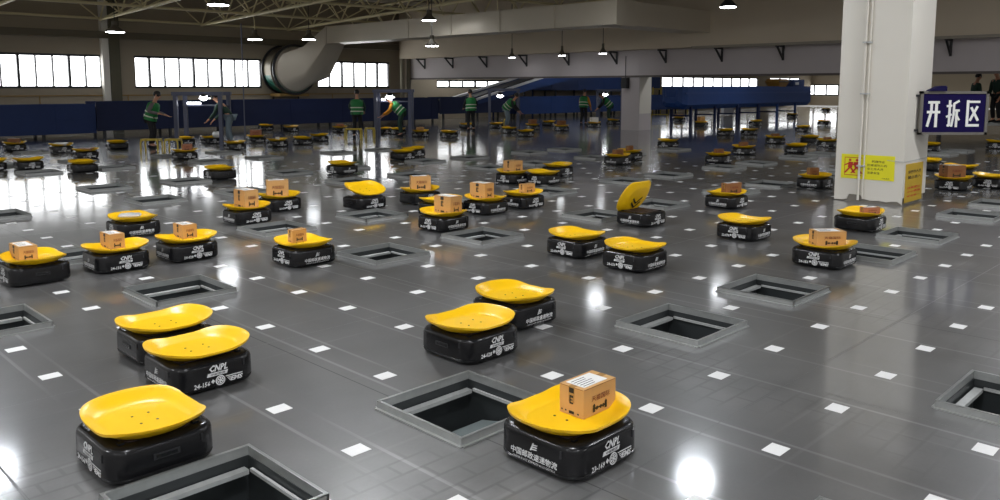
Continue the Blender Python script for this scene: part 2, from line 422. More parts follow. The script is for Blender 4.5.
def robot(x, yb, ori, label, num=0, tilt=0., snap=False, rz=0., shift=.205):
    p = G(x, yb); p.y += shift
    p.x *= p.y/(p.y-shift)
    if snap:
        i, j = lat(p); q = node(round(i), round(j))
        if (p-q).length < .05: p = q
        else:
            q1 = node(round(i), j); q2 = node(i, round(j))
            q = q1 if (p-q1).length < (p-q2).length else q2
            if (p-q).length < .05: p = q
    t = thing('sorting_robot', label, 'robot', (p.x, p.y, 0), ORI[ori]+rz, RG)
    link('body', body_me, t); link('tilt_mechanism', mech_me, t); link('charging_slot', slot_me, t)
    link('logo_print', logos[num][0], t); link('logo_print', logos[num][1], t); link('lettering', post_me, t)
    tr = link('tray', tray_me, t); tr['label'] = 'yellow dish tray'; RPOS.append(p.copy())
    if tilt:
        hx = Vector((-.12 if tilt < 0 else .12, 0, .165)); Rm = Matrix.Rotation(tilt, 3, 'Y')
        tr.rotation_euler = (0, tilt, 0); tr.location = hx-Rm @ hx+Vector((0, 0, .03))
    return p
def parcel(fx, fy, wl, wr, h, label, m=None, rot=45., top_label=True, z=None, name='carton', deep=None, marks=True):
    m = m or card
    z = ZT+.002 if z is None else z
    p = G(fx, fy, z); zc = PJ(p)[2]; k = zc/F; a = math.radians(rot)
    dr = Vector((math.cos(a), math.sin(a), 0)); dl = Vector((-math.sin(a), math.cos(a), 0)); q = p.x/p.y
    L = lambda w, d: abs(w*k/(d.x-d.y*q)) if abs(d.x-d.y*q) > .12 else .15
    a_ = min(max(L(wr, dr), .04), .34); b_ = deep or min(max(L(wl, dl), .08), .28); h_ = max(h*k/.95, .02)
    if zc > 11: a_ = min(a_, .30); b_ = min(b_, .24)
    c_ = p+dr*a_/2+dl*b_/2; r_ = min(RPOS, key=lambda q_: (q_-c_).xy.length); of = (c_-r_).xy; lim = .12 if zc < 11 else .06
    if of.length > lim: of = of.normalized()*lim; p = Vector((r_.x+of.x, r_.y+of.y, z))-dr*a_/2-dl*b_/2
    t = thing(name, label, 'parcel', p, a, 'parcels carried by the robots')
    g = .0015; mb = MB()
    mb.box((0, 0, 0), (a_, b_, h_)); mb.box((.004, -.0008, h_-.0035), (a_-.004, .002, h_-.0015), 1)
    mb.box((-.0008, .004, h_*.97), (.002, b_-.004, h_*.985), 1)
    box = mb.build('box', [m, card_dark], t)
    mb = MB(); mb.box((-.0012, b_/2-.016, h_*.45), (.0005, b_/2+.016, h_+.0008)); mb.box((0, b_/2-.016, h_-.0005), (a_, b_/2+.016, h_+.0008)); mb.box((a_-.0005, b_/2-.016, h_*.45), (a_+.0012, b_/2+.016, h_+.0008))
    mb.build('tape', tapem, t)
    if top_label:
        mb = MB(); mb.box((a_*.10, b_*.12, h_+.0005), (a_*.82, b_*.88, h_+.0022)); 
        for q_ in range(5): mb.box((a_*.15, b_*(.2+.13*q_), h_+.002), (a_*(.5+.05*(q_ % 3)), b_*(.23+.13*q_), h_+.0026), 1)
        mb.build('shipping_label', [paper, black_ink], t)
    if marks:
        mb = MB(); M = basis((0, 0, 0), (1, 0, 0), (0, 0, 1))
        w_ = a_*.56
        write(mb, '天猫国际', M, a_*.24, h_*.48, w_, h_*.2, 1, 0, .01, .0016)
        mb.build('printed_wording', [black_ink, maroon_ink], t); mb = MB()
        # arched bar with two ears between handles below the wording
        x0, x1, yy = a_*.28, a_*.72, h_*.10
        for s0, s1 in ((x0, x0+.13*w_), (x1-.13*w_, x1)): poly(mb, M, [(s0, yy), (s1, yy), (s1, yy+h_*.24), ((s0+s1)/2, yy+h_*.30), (s0, yy+h_*.24)], 0, .0016)
        poly(mb, M, [(x0, yy+h_*.09), (x1, yy+h_*.09), (x1, yy+h_*.15), (x0, yy+h_*.15)], 0, .0016)
        for s0 in (.38, .5, .58): poly(mb, M, [(a_*s0, yy+h_*.05), (a_*(s0+.05), yy+h_*.05), (a_*(s0+.05), yy+h_*.18), (a_*s0, yy+h_*.18)], 0, .0017)
        mb.build('printed_emblem', [black_ink, maroon_ink], t); mb = MB()
        M2 = basis((0, b_, 0), (0, -1, 0), (0, 0, 1))
        for u0, u1, v0, v1 in ((.40,.60,.78,.96),(.42,.58,.62,.70),(.42,.47,.45,.62),(.42,.58,.40,.46),(.42,.55,.52,.56),(.40,.62,.06,.16),(.08,.14,.1,.16),(.24,.3,.1,.16),(.75,.82,.08,.14)):
            poly(mb, M2, [(b_*u0, h_*v0), (b_*u1, h_*v0), (b_*u1, h_*v1), (b_*u0, h_*v1)], 0, .0016)
        mb.build('handling_marks', [black_ink, maroon_ink], t)
    return t

# near and middle robots: (x centre, y of the foot, facing, label, number set, tilt)
robot(568.5,476,'Rp','black robot in the foreground whose yellow tray carries the carton with a white shipping label',0)
robot(147,480,'Ls','foreground robot with empty yellow tray beside the rim of the lower left chute',3)
robot(470.5,362,'Rs','robot with empty yellow tray just left of centre, its rear overlapped tray touching another',1)
robot(514.5,329,'Lp','robot with empty yellow tray standing close behind the centre robot',2)
robot(167,363,'Rs','robot with empty yellow tray, the rear one of the close pair at left',2)
robot(199.5,393,'Rp','robot with empty yellow tray, the front one of the close pair at left',3)
robot(35.5,286,'Ls','robot at the left edge whose tray carries a small carton above its low front rim',2)
robot(117,273,'Rp','robot with upright small carton, middle of the three left carton robots',3)
robot(187.5,262,'Rp','robot with small carton and curled tray, rightmost of the three left carton robots',1)
robot(134,238,'Lp','robot whose tray holds a flat grey plastic mailer, behind the left carton robots',2)
robot(304,267,'Lp','robot carrying a tiny low carton beside the chute left of centre',3)
robot(247.5,225,'Rp','robot carrying a tall carton, the front one of two standing together left of centre',0)
robot(279.5,212,'Rs','robot carrying a wide carton, the rear one of two standing together left of centre',2)
robot(364.5,210,'Rs','robot whose empty tray tips towards the camera in front of a small chute',1, -.30)
robot(420,205,'Rs','robot carrying two cartons side by side near the floor glare',2)
robot(443.5,232,'Lp','robot carrying a cube shaped carton, nearest of the middle carton group',3)
robot(441,217,'Rp','robot mostly hidden behind the cube carton robot, only its yellow tray edge showing',0)
robot(485.5,215,'Lp','robot carrying a tall carton just right of the cube carton robot',1)
robot(512.5,184,'Lp','robot carrying a brown carton furthest back of the middle carton group',2)
robot(543.5,185,'Lp','front robot of the two empty ones behind the middle carton group',3)
robot(557.5,176.4,'Rs','rear robot of the two empty ones behind the middle carton group',0)
robot(523,209,'Rp','robot carrying a very small carton beside the middle carton group',1)
robot(576.5,258,'Lp','left robot of the empty pair right of centre',2)
robot(634.5,272,'Lp','right robot of the empty pair right of centre',3)
robot(641,227,'Rp','robot with its yellow tray tipped steeply up over the chute',0, -1.05)
robot(726,209,'Rp','robot carrying a brown carton in front of the large pillar, upper of two there',1)
robot(743.5,241,'Lp','robot with empty yellow tray in front of the large pillar',2)
robot(823.5,269,'Lp','robot carrying a white topped carton right of centre beside two chutes',3)
robot(859.5,232,'Rs','robot with low carton bearing a white label, parked at the pillar foot',0)
robot(814.5,189,'Rp','robot carrying a dark little box just left of the large pillar',1)
robot(953,191,'Lp','robot carrying a big dark box below the blue sign',2)
robot(960.5,178,'Lp','robot with empty tray standing behind the big dark box',3)
robot(991,189,'Lp','robot cut by the right edge of the picture beside the big dark box',0)
robot(927,171,'Rs','robot with yellow tray half hidden behind the right side of the pillar',1)
robot(929,152,'Rp','distant robot peeking out behind the pillar just below the sign',2)
robot(997,149,'Lp','robot at the right edge under the two dark clothed people',3)
robot(29,170,'Rp','robot with a wide boat shaped empty tray at the left',0)
robot(83,173,'Ls','robot with a humped empty tray near the left pair of flat loads',1)
robot(61.5,153,'Rp','robot with a thin pale flat load before the blue conveyor at left',2)
robot(86,159,'Rp','robot with a thin brown flat load before the blue conveyor at left',3)
robot(117.5,149.5,'Ls','far robot with a peaked empty tray beside the green vested worker',0)
robot(15,151,'Rp','far robot with a dark box at the left edge before the conveyor',1)
robot(-8,171.5,'Rp','robot just entering at the left edge of the picture',2)
robot(185,159.5,'Rp','robot carrying a reddish carton below the left workstation frame',3)
robot(220,180,'Ls','robot with smooth empty tray alone in the window glare at left',0)
robot(342.5,174.5,'Lp','robot with empty tray alone beside the bright floor glare',1)
robot(403,160,'Rs','front robot of a pair with ragged orange trays above the floor glare',2)
robot(413,157,'Rp','rear robot of a pair with ragged orange trays above the floor glare',3)
robot(235,150,'Rp','far robot with a small yellow crate under the thin pole',0)
robot(256,143,'Lp','far robot carrying a wide brown carton right of the thin pole',1)
robot(277.5,147,'Rp','far robot holding a white scrap among the row right of the pole',2)
robot(303,145,'Lp','far robot with bright empty tray, second from right in its row',3)
robot(319,141.5,'Rs','far robot with dull tray at the right end of its row',0)
robot(340,132.5,'Rp','far robot with red load left of the worker seen from behind',1)
robot(266,130.5,'Lp','far dark robot in the back row under the round duct',2)
robot(291,132,'Rs','far dark robot in the back row right of the round duct',3)
robot(383,134,'Rp','far robot with bright tray, left of two under the second workstation',0)
robot(398,134.5,'Lp','far robot with bright tray, right of two under the second workstation',1)
robot(420.5,137,'Rp','far robot with orange load right of the second workstation',2)
robot(449,137.8,'Lp','far robot with flat tray before the white strip under the conveyor',3)
robot(466.5,129,'Rs','far robot with dim tray beside the worker in the dark green vest',0)
robot(185,145,'Lp','far robot with yellow tray, left of two under the left workstation frame',1)
robot(211,144,'Rp','far robot holding a white bag under the left workstation frame',2)
robot(496,128.5,'Rp','far robot with bright yellow and red load near the inclined conveyor foot',3)
robot(509,133.5,'Lp','far robot with dim tray below the worker in pale jeans',0)
robot(525.5,136.8,'Rp','far robot nearest in the cluster below the blue panels',1)
robot(532.5,129.8,'Lp','far robot carrying a dark carton below the blue panels',2)
robot(549,126.3,'Rs','far robot, dim and small, right of the dark carton one',3)
robot(561.5,131,'Lp','far robot carrying a dark brown carton below the worker with an orange sleeve',0)
robot(594,127.5,'Rp','far robot carrying pale parcels below the fourth workstation',1)
robot(613.5,124.3,'Lp','far robot with yellow tray touching the left side of the lilac pillar',2)
robot(617.5,165,'Rp','robot carrying a small brown box, front one of the pair in the pillar reflection',3)
robot(629.5,160,'Lp','robot carrying a small brown box, rear one of the pair in the pillar reflection',0)
robot(668,147.8,'Lp','robot with flat empty tray in front of the lilac pillar, right of its foot',1)
robot(679,121.5,'Rp','far robot with orange load right of the lilac pillar beside the yellow stand',2)
robot(701,126.8,'Rs','far robot with a small orange box standing in the bright floor strip',3)
robot(718,163.5,'Rp','robot carrying a brown box, front one of two beyond the brown carton robot',0)
robot(743.5,155,'Lp','robot carrying a brown box, rear one of two beyond the brown carton robot',1)
robot(725.5,135.8,'Rp','far dark robot with low tray at the edge of the bright floor strip',2)
robot(749,135.3,'Lp','far robot, front one of two below the raised blue conveyor',3)
robot(755.5,125.5,'Rp','far robot, rear one of two below the raised blue conveyor',0)
robot(775,143.8,'Lp','robot carrying a dark box, left of three lined up towards the large pillar',1)
robot(796,153.3,'Rp','robot with plain empty tray, nearest of the group left of the large pillar',2)
robot(810,143.5,'Rs','robot with brown load, second from the large pillar in its row',3)
robot(827,147.5,'Lp','robot with dark box, closest to the large pillar in its row',0)
robot(803,132,'Rp','far robot with low tray alone on the bright strip left of the pillar',1)
robot(824,125.5,'Lp','far robot with bright yellow tray touching the left edge of the large pillar',2)
robot(792,117.5,'Rp','far robot with orange load under the right end of the raised conveyor',3)
robot(826,111.5,'Lp','tiny far robot with yellow load beyond the raised conveyor',0)

# parcels on the trays
parcel(583.4,419.7,24.5,33,28.7,'brown carton with white shipping label and printed wording on the foreground robot')
parcel(16.5,261,9.3,19.3,13.5,'small carton on the tray of the robot at the left edge')
parcel(110,249.5,9.5,15.5,14,'upright small carton on the middle one of the three left carton robots')
parcel(183,239,9.5,14.5,13,'small carton on the rightmost of the three left carton robots')
parcel(292.5,243,2.5,14.5,12,'tiny plain carton on the robot beside the chute left of centre', top_label=False)
parcel(245,208.7,11,14,17,'tall carton on the front one of two robots standing together')
parcel(267,197.5,6,22,16,'wide carton on the rear one of two robots standing together', rot=20)
parcel(414,188,5.3,19,13,'carton on the robot before the floor glare, the wider of two there', rot=15, deep=.16)
parcel(450.5,214.5,17,11.5,16.5,'cube shaped carton on the nearest robot of the middle group')
parcel(483,198.5,17.5,9,14.5,'tall carton right of the cube shaped carton')
parcel(516.5,170,11.8,9,10.5,'brown carton furthest back in the middle group', top_label=False)
parcel(526,193,5,11,8.5,'very small carton beside the middle group', top_label=False)
parcel(726,194,5,15.5,10,'brown carton on the robot before the large pillar', card_dark, 25)
parcel(817,246.5,2,29,14,'white topped carton on the robot right of centre', rot=4, deep=.17)
parcel(864,215,4,16,7,'low brown carton with white label at the pillar foot', card_red, 12)
parcel(810,176.5,3,9,8,'dark little box on the robot left of the large pillar', card_dark, 20, False)
parcel(943,177.5,1.5,24,12,'big dark brown box below the blue sign', card_dark, 5, True, deep=.22)
parcel(617,155,4,7,5.5,'small brown box, front one in the pillar reflection', card_dark, 45, False)
parcel(627.5,150.3,3,4.5,5,'small brown box, rear one in the pillar reflection', card_dark, 45, False)
parcel(716.5,154.3,3,7.5,5,'brown box on the front one of two far robots', card_dark, 25, False)
parcel(740,146,3,6.5,4.5,'brown box on the rear one of two far robots', card_dark, 25, False)
parcel(182,151,4,10,6.5,'reddish carton below the left workstation frame', card_red, 15, False)
parcel(251,137.5,5,13,6.5,'wide brown carton right of the thin pole', card_red, 10, False)
parcel(8,146,6,12,5,'dark box on the far robot at the left edge', card_dark, 20, False)
parcel(54,147,4,16,2.2,'thin pale flat parcel before the blue conveyor', plastic_bag, 10, False, marks=False)
parcel(80,152.5,4,16,2.4,'thin brown flat parcel before the blue conveyor', card_dark, 10, False, marks=False)
parcel(530,124,3,6,5,'dark carton below the blue panels', card_dark, 20, False)
parcel(559,125.5,3,6.5,5,'dark brown carton below the orange sleeved worker', card_dark, 20, False)
parcel(592,121.5,3,6,5,'pale parcel below the fourth workstation', paper, 20, False, marks=False)
parcel(773,138.3,3,6,3.5,'dark box, left of the three lined up towards the large pillar', card_dark, 15, False)
parcel(825,142,3,6,3.5,'dark box on the robot closest to the large pillar', card_dark, 15, False)
parcel(699.5,121.3,3,4.5,5,'small orange box in the bright floor strip', card, 20, False)
parcel(676,116.5,3,6,3,'orange parcel beside the yellow stand', card, 20, False)
parcel(337,127,3,7,3,'red parcel left of the worker seen from behind', card_red, 20, False)
parcel(418,131.5,3,6,4,'orange parcel right of the second workstation', card, 20, False)
parcel(276.5,141.5,2,4,3,'white scrap carton in the row right of the pole', paper, 20, False, marks=False)
def pillow(px, py, z, w, l, h, rz, label, m, cat='parcel', name='plastic_mailer', g='parcels carried by the robots'):
    p = G(px, py, z); mb = MB(); n = 14; top, bt = [], []
    for a in range(n+1):
        for b in range(n+1):
            u, v = a/n*2-1, b/n*2-1
            e = max(0, (1-u**4)*(1-v**4))**.6; wob = .12*math.sin(7*u+3*v)*e+.08*math.sin(11*v-4*u)*e
            q = 1-.06*abs(u*v)
            top.append((u*w/2*q, v*l/2*q, h*(.55+.45*e+wob*.5))); bt.append((u*w/2*q, v*l/2*q, h*.5*(1-e)))
    k = n+1
    fs = [(a*k+b, (a+1)*k+b, (a+1)*k+b+1, a*k+b+1) for a in range(n) for b in range(n)]
    mb.add(top, fs); mb.add(bt, [tuple(reversed(f)) for f in fs])
    per = [a*k for a in range(k)]+[n*k+b for b in range(1, k)]+[a*k+n for a in range(n-1, -1, -1)]+[b for b in range(n-1, 0, -1)]
    N = k*k
    mb.add([], []); o = 0
    mb.f += [[per[q], per[(q+1) % len(per)], N+per[(q+1) % len(per)], N+per[q]] for q in range(len(per))]; mb.m += [0]*len(per)
    ob = mb.build(name, m, None, True, 60); ob.location = p; ob.rotation_euler = (0, 0, rz)
    return tag(ob, label, cat, g)
pillow(130, 217.5, ZT+.003, .24, .17, .05, .3, 'crumpled grey plastic mailer lying on the robot behind the left carton robots', plastic_bag)
pillow(217, 137.5, ZT+.003, .26, .2, .16, .3, 'white plastic bag on the far robot under the left workstation frame', paper)
mb = MB()                                             # reddish carton down a chute
t = thing('carton', 'reddish brown carton lying down inside the open chute at left', 'parcel', node(1, 5)+Vector((-.02, .10, -.45)), .2)
mb.box((-.16, -.11, 0), (.16, .11, .18)); mb.build('box', card_red, t); mb = MB(); mb.box((-.161, -.02, .02), (.161, .02, .1815)); mb.build('tape', tapem, t)

# ---------------------------------------------------------------- square white floor stickers (blank)
marks = []
for i in range(-9, 70):
    for j in range(-30, 50):
        if is_hole(i, j): continue
        p = node(i, j)
        if in_view(p, 12): marks.append((p.y, i, j, p))
marks.sort(key=lambda q: (round(q[0], 2), q[3].x))
m = MB(); m.box((-.052, -.043, 0), (.052, .043, .0016)); mk_me = m.mesh('floor_marker', mat('sticker_white', (.80, .80, .79), .5, var=.06, scale=40))
near = [q for q in marks if q[0] < 60][:300]
rest = [q for q in marks[300:] if q[0] < 17.5]
mk_objs = []
MG = 'white square floor markers'
for y, i, j, p in near:
    o = link('floor_marker', mk_me, None, (p.x, p.y, 0), (0, 0, ROT)); tag(o, 'small white square marker stuck to the dark floor well behind the nearest rows', 'floor marker', MG); mk_objs.append((o, y, p))
mb = MB()
for y, i, j, p in rest: mb.box((-.052, -.043, 0), (.052, .043, .0016), 0, Matrix.Translation(p) @ Matrix.Rotation(ROT, 4, 'Z'))
o = mb.build('distant_floor_markers', MATS['sticker_white']); tag(o, 'faint scatter of tiny white markers on the most distant floor', 'floor markers', None, 'stuff')

# ---------------------------------------------------------------- the big pillar with its plates
M0 = G(901.5, 206); W = .92
PM = basis(M0, EI, EJ)                                # local x along the right face, y along the left face
mb = MB(); mb.box((0, 0, .10), (W, W, 6.25), 0, PM)
mb.box((.018, .018, 0), (W-.018, W-.018, .12), 1, PM)
o = mb.build('pillar', [cream, plinth]); tag(o, 'large cream square pillar standing on the floor at right', 'pillar')
# plaster skirt with broken lower edge on the camera side
mb = MB(); pr = [(0, .012), (.06, .05), (.13, .045), (.2, .03), (.30, .04), (.42, .03), (.52, .05), (.56, .11), (.64, .10), (.70, .13), (.74, .03), (.80, .015), (W, .012)]
vs = [PM @ Vector((-.001, y, z)) for y, z in pr]+[PM @ Vector((-.001, y, .13)) for y, z in pr]+[PM @ Vector((.016, y, z)) for y, z in pr]+[PM @ Vector((.016, y, .13)) for y, z in pr]
n = len(pr); fs = []
for k in range(n-1): fs += [(k, k+1, n+k+1, n+k), (2*n+k, 3*n+k, 3*n+k+1, 2*n+k+1), (k, 2*n+k, 2*n+k+1, k+1)]
mb.add(vs, fs); q = mb.build('plaster_edge', cream, o); q['label'] = 'chipped lower plaster edge'
mb = MB(); mb.box((-.004, .55, .02), (.016, .78, .11), 0, PM)
def onface(px, py):                                   # point on the pillar's left face, local (y, z)
    d = ray(px, py); nrm = -EI; t = (M0-Vector((0, 0, H))).dot(nrm)/d.dot(nrm); p = Vector((0, 0, H))+d*t
    return (p-M0).dot(EJ), p.z
def onface2(px, py):
    d = ray(px, py); nrm = -EJ; t = (M0-Vector((0, 0, H))).dot(nrm)/d.dot(nrm); p = Vector((0, 0, H))+d*t
    return (p-M0).dot(EI), p.z
yc_, _ = onface(861, 150)
mb = MB(); mb.tube([PM @ Vector((-.03, yc_, .03)), PM @ Vector((-.03, yc_, 6.2))], .016, 10)
mb.tube([PM @ Vector((-.02, yc_-.06, .05)), PM @ Vector((-.02, yc_-.06, 6.2))], .010, 8)
for z in (.5, 1.5, 2.2, 3.2): mb.box((-.055, yc_-.08, z), (.0, yc_+.035, z+.02), 1, PM)
q = mb.build('conduit_pipe', [cream, steel_dull], None, True); tag(q, 'pale conduit pipe running up the front face of the large pillar', 'pipe')
# yellow warning plate
a0, b1 = onface(842, 153.5); a1, b0 = onface(894, 179); _, b0b = onface(842, 177.5); b0 = min(b0, b0b)
wP = a0-a1; hP = b1-b0
PF = basis(M0+EJ*a0+UP*b0, -EJ, UP)                   # facing the camera side (-EI)
t = thing('warning_plate', 'yellow warning plate with two red figures on the front of the large pillar', 'sign', (0, 0, 0))
mb = MB(); mb.box((0, 0, .0005), (wP, hP, .006), 0, PF); mb.build('plate', sign_y, t)
mb = MB(); LZ = .0072
def fig(cx, s):
    disc(mb, PF, cx, hP*.76, hP*.055, 0, 12, LZ)
    poly(mb, PF, [(cx-s*.02, hP*.69), (cx+s*.045, hP*.68), (cx+s*.03, hP*.45), (cx-s*.03, hP*.45)], 0, LZ)
    for x1, y1, w in ((-.07, .22, .03), (.07, .22, .03)): poly(mb, PF, [(cx-.012, hP*.47), (cx+.02, hP*.47), (cx+x1+w/2, hP*y1), (cx+x1-w/2, hP*y1)], 0, LZ)
    for x1, y1 in ((-.085, .5), (.085, .48)): poly(mb, PF, [(cx, hP*.68), (cx+.01, hP*.62), (cx+x1, hP*(y1)), (cx+x1*.9, hP*(y1+.06))], 0, LZ)
fig(wP*.17, 1); fig(wP*.30, -1)
for x0, y0, x1, y1 in ((.065,.13,.40,.155),(.065,.85,.40,.875),(.065,.13,.075,.875)): poly(mb, PF, [(wP*x0, hP*y0), (wP*x1, hP*y0), (wP*x1, hP*y1), (wP*x0, hP*y1)], 0, LZ)
mb.build('figures', red_ink, t)
mb = MB()
for row, (txt, x) in enumerate((('机器作业', .58), ('区域请勿入内', .50), ('非工作人员', .50), ('注意安全', .50))):
    write(mb, txt, PF, wP*x, hP*(.70-.155*row), wP*.36*len(txt)/6, hP*.10, 0, 0, .005, LZ)
mb.build('lettering', black_ink, t); mb = MB()
write(mb, '中邮速递', PF, wP*.78, hP*.06, wP*.14, hP*.05, 0, 0, 0, LZ)
mb.build('small_print', black_ink, t)
# ochre notice low on the right face
c0, d1 = onface2(906, 164.5); c1, _ = onface2(923, 162); _, d0 = onface2(905, 203)
d0 = max(d0, .03)
PR = basis(M0+EI*c0+UP*d0, EI, UP); wR, hR = c1-c0, d1-d0
t = thing('notice_board', 'ochre notice low on the shaded right face of the large pillar', 'sign', (0, 0, 0))
mb = MB(); mb.box((0, 0, .0005), (wR, hR, .006), 0, PR); mb.build('plate', sign_o, t)
for y, h, txt in ((.74, .085, '非操作人员'), (.60, .085, '禁止进入'), (.34, .06, '注意避让'), (.24, .06, '小心碰撞'), (.13, .05, '安全第一')): 
    mb = MB(); write(mb, txt, PR, wR*.12, hR*y, wR*.76, hR*h, 0 if y > .5 else 1, 0, .02, .0072); mb.build('lettering', [black_ink, red_ink], t)
mb = MB()
mb.tube([PM @ Vector((-.004, .22, onface(894, 160.8)[1])), PM @ Vector((-.004, 0, onface(901, 162)[1])), PM @ Vector((0, -.004, onface(901, 162)[1])), PM @ Vector((W, -.004, onface(901, 162)[1]+.01))], .004, 6)
q = mb.build('wire', steel_dull); tag(q, 'thin wire stretched round the corner of the large pillar above the ochre notice', 'wire')

# ---------------------------------------------------------------- hanging blue sign
Ys = 11.08
def atY(px, py, Y):
    d = ray(px, py); t = Y/d.y; return Vector((d.x*t, Y, H+d.z*t))
s0 = atY(918.3, 134.8, Ys); s1 = atY(989.3, 91.2, Ys); sw, sh = s1.x-s0.x, s1.z-s0.z
t = thing('hanging_sign', 'dark blue sign with three white characters in a grey frame beside the large pillar', 'sign', (s0.x, Ys, s0.z))
mb = MB(); mb.box((.03, 0, .03), (sw-.03, .025, sh-.03)); mb.build('panel', sign_blue, t)
mb = MB()
mb.box((0, -.012, 0), (.038, .04, sh)); mb.box((sw-.038, -.012, 0), (sw, .04, sh)); mb.box((0, -.012, 0), (sw, .04, .035)); mb.box((0, -.012, sh-.035), (sw, .04, sh))
mb.build('frame', mat('sign_frame_grey', rgb(122, 118, 112), .45, .4), t)
TK = 1.28; mb = MB(); MS = basis((0, -.0005, 0), (1, 0, 0), (0, 0, 1))
def strokes(ox, oy, w, h, segs):
    for (x0, y0, x1, y1, th) in segs:
        a = Vector((ox+x0*w, oy+y0*h)); b = Vector((ox+x1*w, oy+y1*h)); d = (b-a).normalized(); nn = Vector((-d.y, d.x))*th*w/2*TK
        poly(mb, MS, [a-nn, b-nn, b+nn, a+nn], 0, .0015+.00002*len(mb.f))
cw = sw*.195; ch = sh*.62; oy = sh*.175
strokes(sw*.105, oy, cw, ch, [(.06,.92,.94,.92,.15),(.0,.56,1.,.56,.15),(.33,.92,.33,.56,.16),(.33,.58,.06,.02,.16),(.70,.92,.70,.0,.17)])
strokes(sw*.39, oy, cw, ch, [(.0,.78,.42,.80,.13),(.0,.38,.42,.48,.13),(.24,1.,.24,.04,.15),(.26,.05,.08,.08,.13),(.95,.98,.52,.86,.13),(.56,.88,.56,.45,.14),(.57,.5,.42,.02,.14),(.5,.62,1.,.62,.13),(.78,.62,.78,.0,.15),(.80,.42,1.0,.26,.12)])
strokes(sw*.685, oy, cw, ch, [(.02,.94,1.,.94,.13),(.08,1.,.08,.02,.16),(.02,.07,1.,.07,.15),(.82,.78,.28,.24,.15),(.34,.74,.90,.24,.15)])
mb.build('characters', mat('sign_white', rgb(235, 235, 230), .5), t)
cr = M0+EI*.32
for z in (.06, sh-.06): mb = MB(); mb.bar((cr.x-s0.x-.01, .03, z), (.03, .03, z), .03); mb.build('bracket', darkm, t)
pillow(938, 90.6, 1.6, .1, .1, .01, 0, 'x', bluecloth) if False else None
mb = MB(); b0_ = atY(928, 91, Ys); b1_ = atY(946, 86, Ys)
mb.loops([[Vector((b0_.x+(b1_.x-b0_.x)*(u), Ys+.01+q*.05, s1.z+.001+v*(b1_.z-b0_.z)*1.1)) for u, v in ((0,0),(1,0),(1.0,.75),(.92,1.),(.5,.9),(.25,.45),(.05,.2))] for q in (-1, -.4, .4, 1)])
q = mb.build('cloth_bundle', bluecloth, None, True, 50); tag(q, 'dark blue folded cloth lying on top of the hanging sign frame', 'cloth')

# ---------------------------------------------------------------- building: window wall, beam, upper wall, far wall
KW, KB = 44.5, 35.4
def slabA(mb, q0, q1, z0, z1, k, th=.25, mi=0):       # slab along EI on plane Y-X=k, from param q0..q1 (distance along EI)
    o = EJ*(k*R2); M = basis(o, EI, EJ); mb.box((q0, 0, z0), (q1, th, z1), mi, M)
def qA(px, k): p = onA(px, 89, k); return p.dot(EI)
def qB(px, k): p = onB(px, 89, k); return p.dot(EJ)
def slabB(mb, q0, q1, z0, z1, k, th=.3, mi=0):        # slab along EJ on plane X+Y=k
    o = EI*(k*R2); M = basis(o, EJ, -EI); mb.box((q0, -th, z0), (q1, 0, z1), mi, M)
zt = lambda px, py, k: onA(px, py, k).z
wins = []                                             # (q0, q1, z0, z1, panes)
z_s = zt(100, 88.3, KW); z_t = zt(50, 53.3, KW)
for pa, pb, n in ((-75, 103, 10), (135.5, 262, 9), (318, 389.5, 6)): wins.append((qA(pa, KW), qA(pb, KW), z_s, z_t, n))
wins.append((qA(437, KW), qA(512, KW), zt(470, 88, KW), zt(470, 80, KW), 6))
wins.append((qA(662, KW), qA(758, KW), zt(700, 87.5, KW), zt(700, 77, KW), 10))
wins.append((qA(770, KW), qA(800, KW), zt(780, 87.5, KW), zt(780, 77.5, KW), 3))
q_lo, q_hi = qA(-330, KW), qA(900, KW)
mb = MB(); prev = q_lo
for q0, q1, z0, z1, n in wins:
    slabA(mb, prev, q0, 0, 7.5, KW); slabA(mb, q0, q1, 0, z0, KW); slabA(mb, q0, q1, z1, 7.5, KW); prev = q1
slabA(mb, prev, q_hi, 0, 7.5, KW)
o = mb.build('wall_back', wallm); o['kind'] = 'structure'
for wi, (q0, q1, z0, z1, n) in enumerate(wins):
    MW = basis(EJ*(KW*R2), EI, EJ)
    root = bpy.data.objects.new('window_%d' % (wi+1), None); C.objects.link(root); root['kind'] = 'structure'
    mb = MB(); f = .08
    for a, b in ((z0, z0+f), (z1-f, z1)): mb.box((q0, .02, a), (q1, .14, b), 0, MW)
    for k in range(n+1):
        x = q0+(q1-q0)*k/n; w = f if k in (0, n) or (k*7+wi*3) % 5 < 2 else .045
        mb.box((max(q0, x-w/2), .02, z0), (min(q1, x+w/2), .14, z1), 0, MW)
    fr = mb.build('window_frame', darkm, root); fr['kind'] = 'structure'
    mb = MB(); mb.box((q0, .16, z0), (q1, .175, z1), 0, MW); pn = mb.build('window_pane', daylight, root); pn['kind'] = 'structure'
# sill rail and small dado along the wall
mb = MB(); MW = basis(EJ*(KW*R2), EI, EJ)
za = zt(100, 96, KW); mb.box((q_lo, -.05, za), (qA(405, KW), -.02, za+.04), 0, MW)
q_ = q_lo
while q_ < qA(405, KW): mb.box((q_, -.05, za-.8), (q_+.03, -.02, za), 0, MW); q_ += 3.
o = mb.build('trim_1', mat('rail_ochre', rgb(150, 118, 62), .5)); o['kind'] = 'structure'
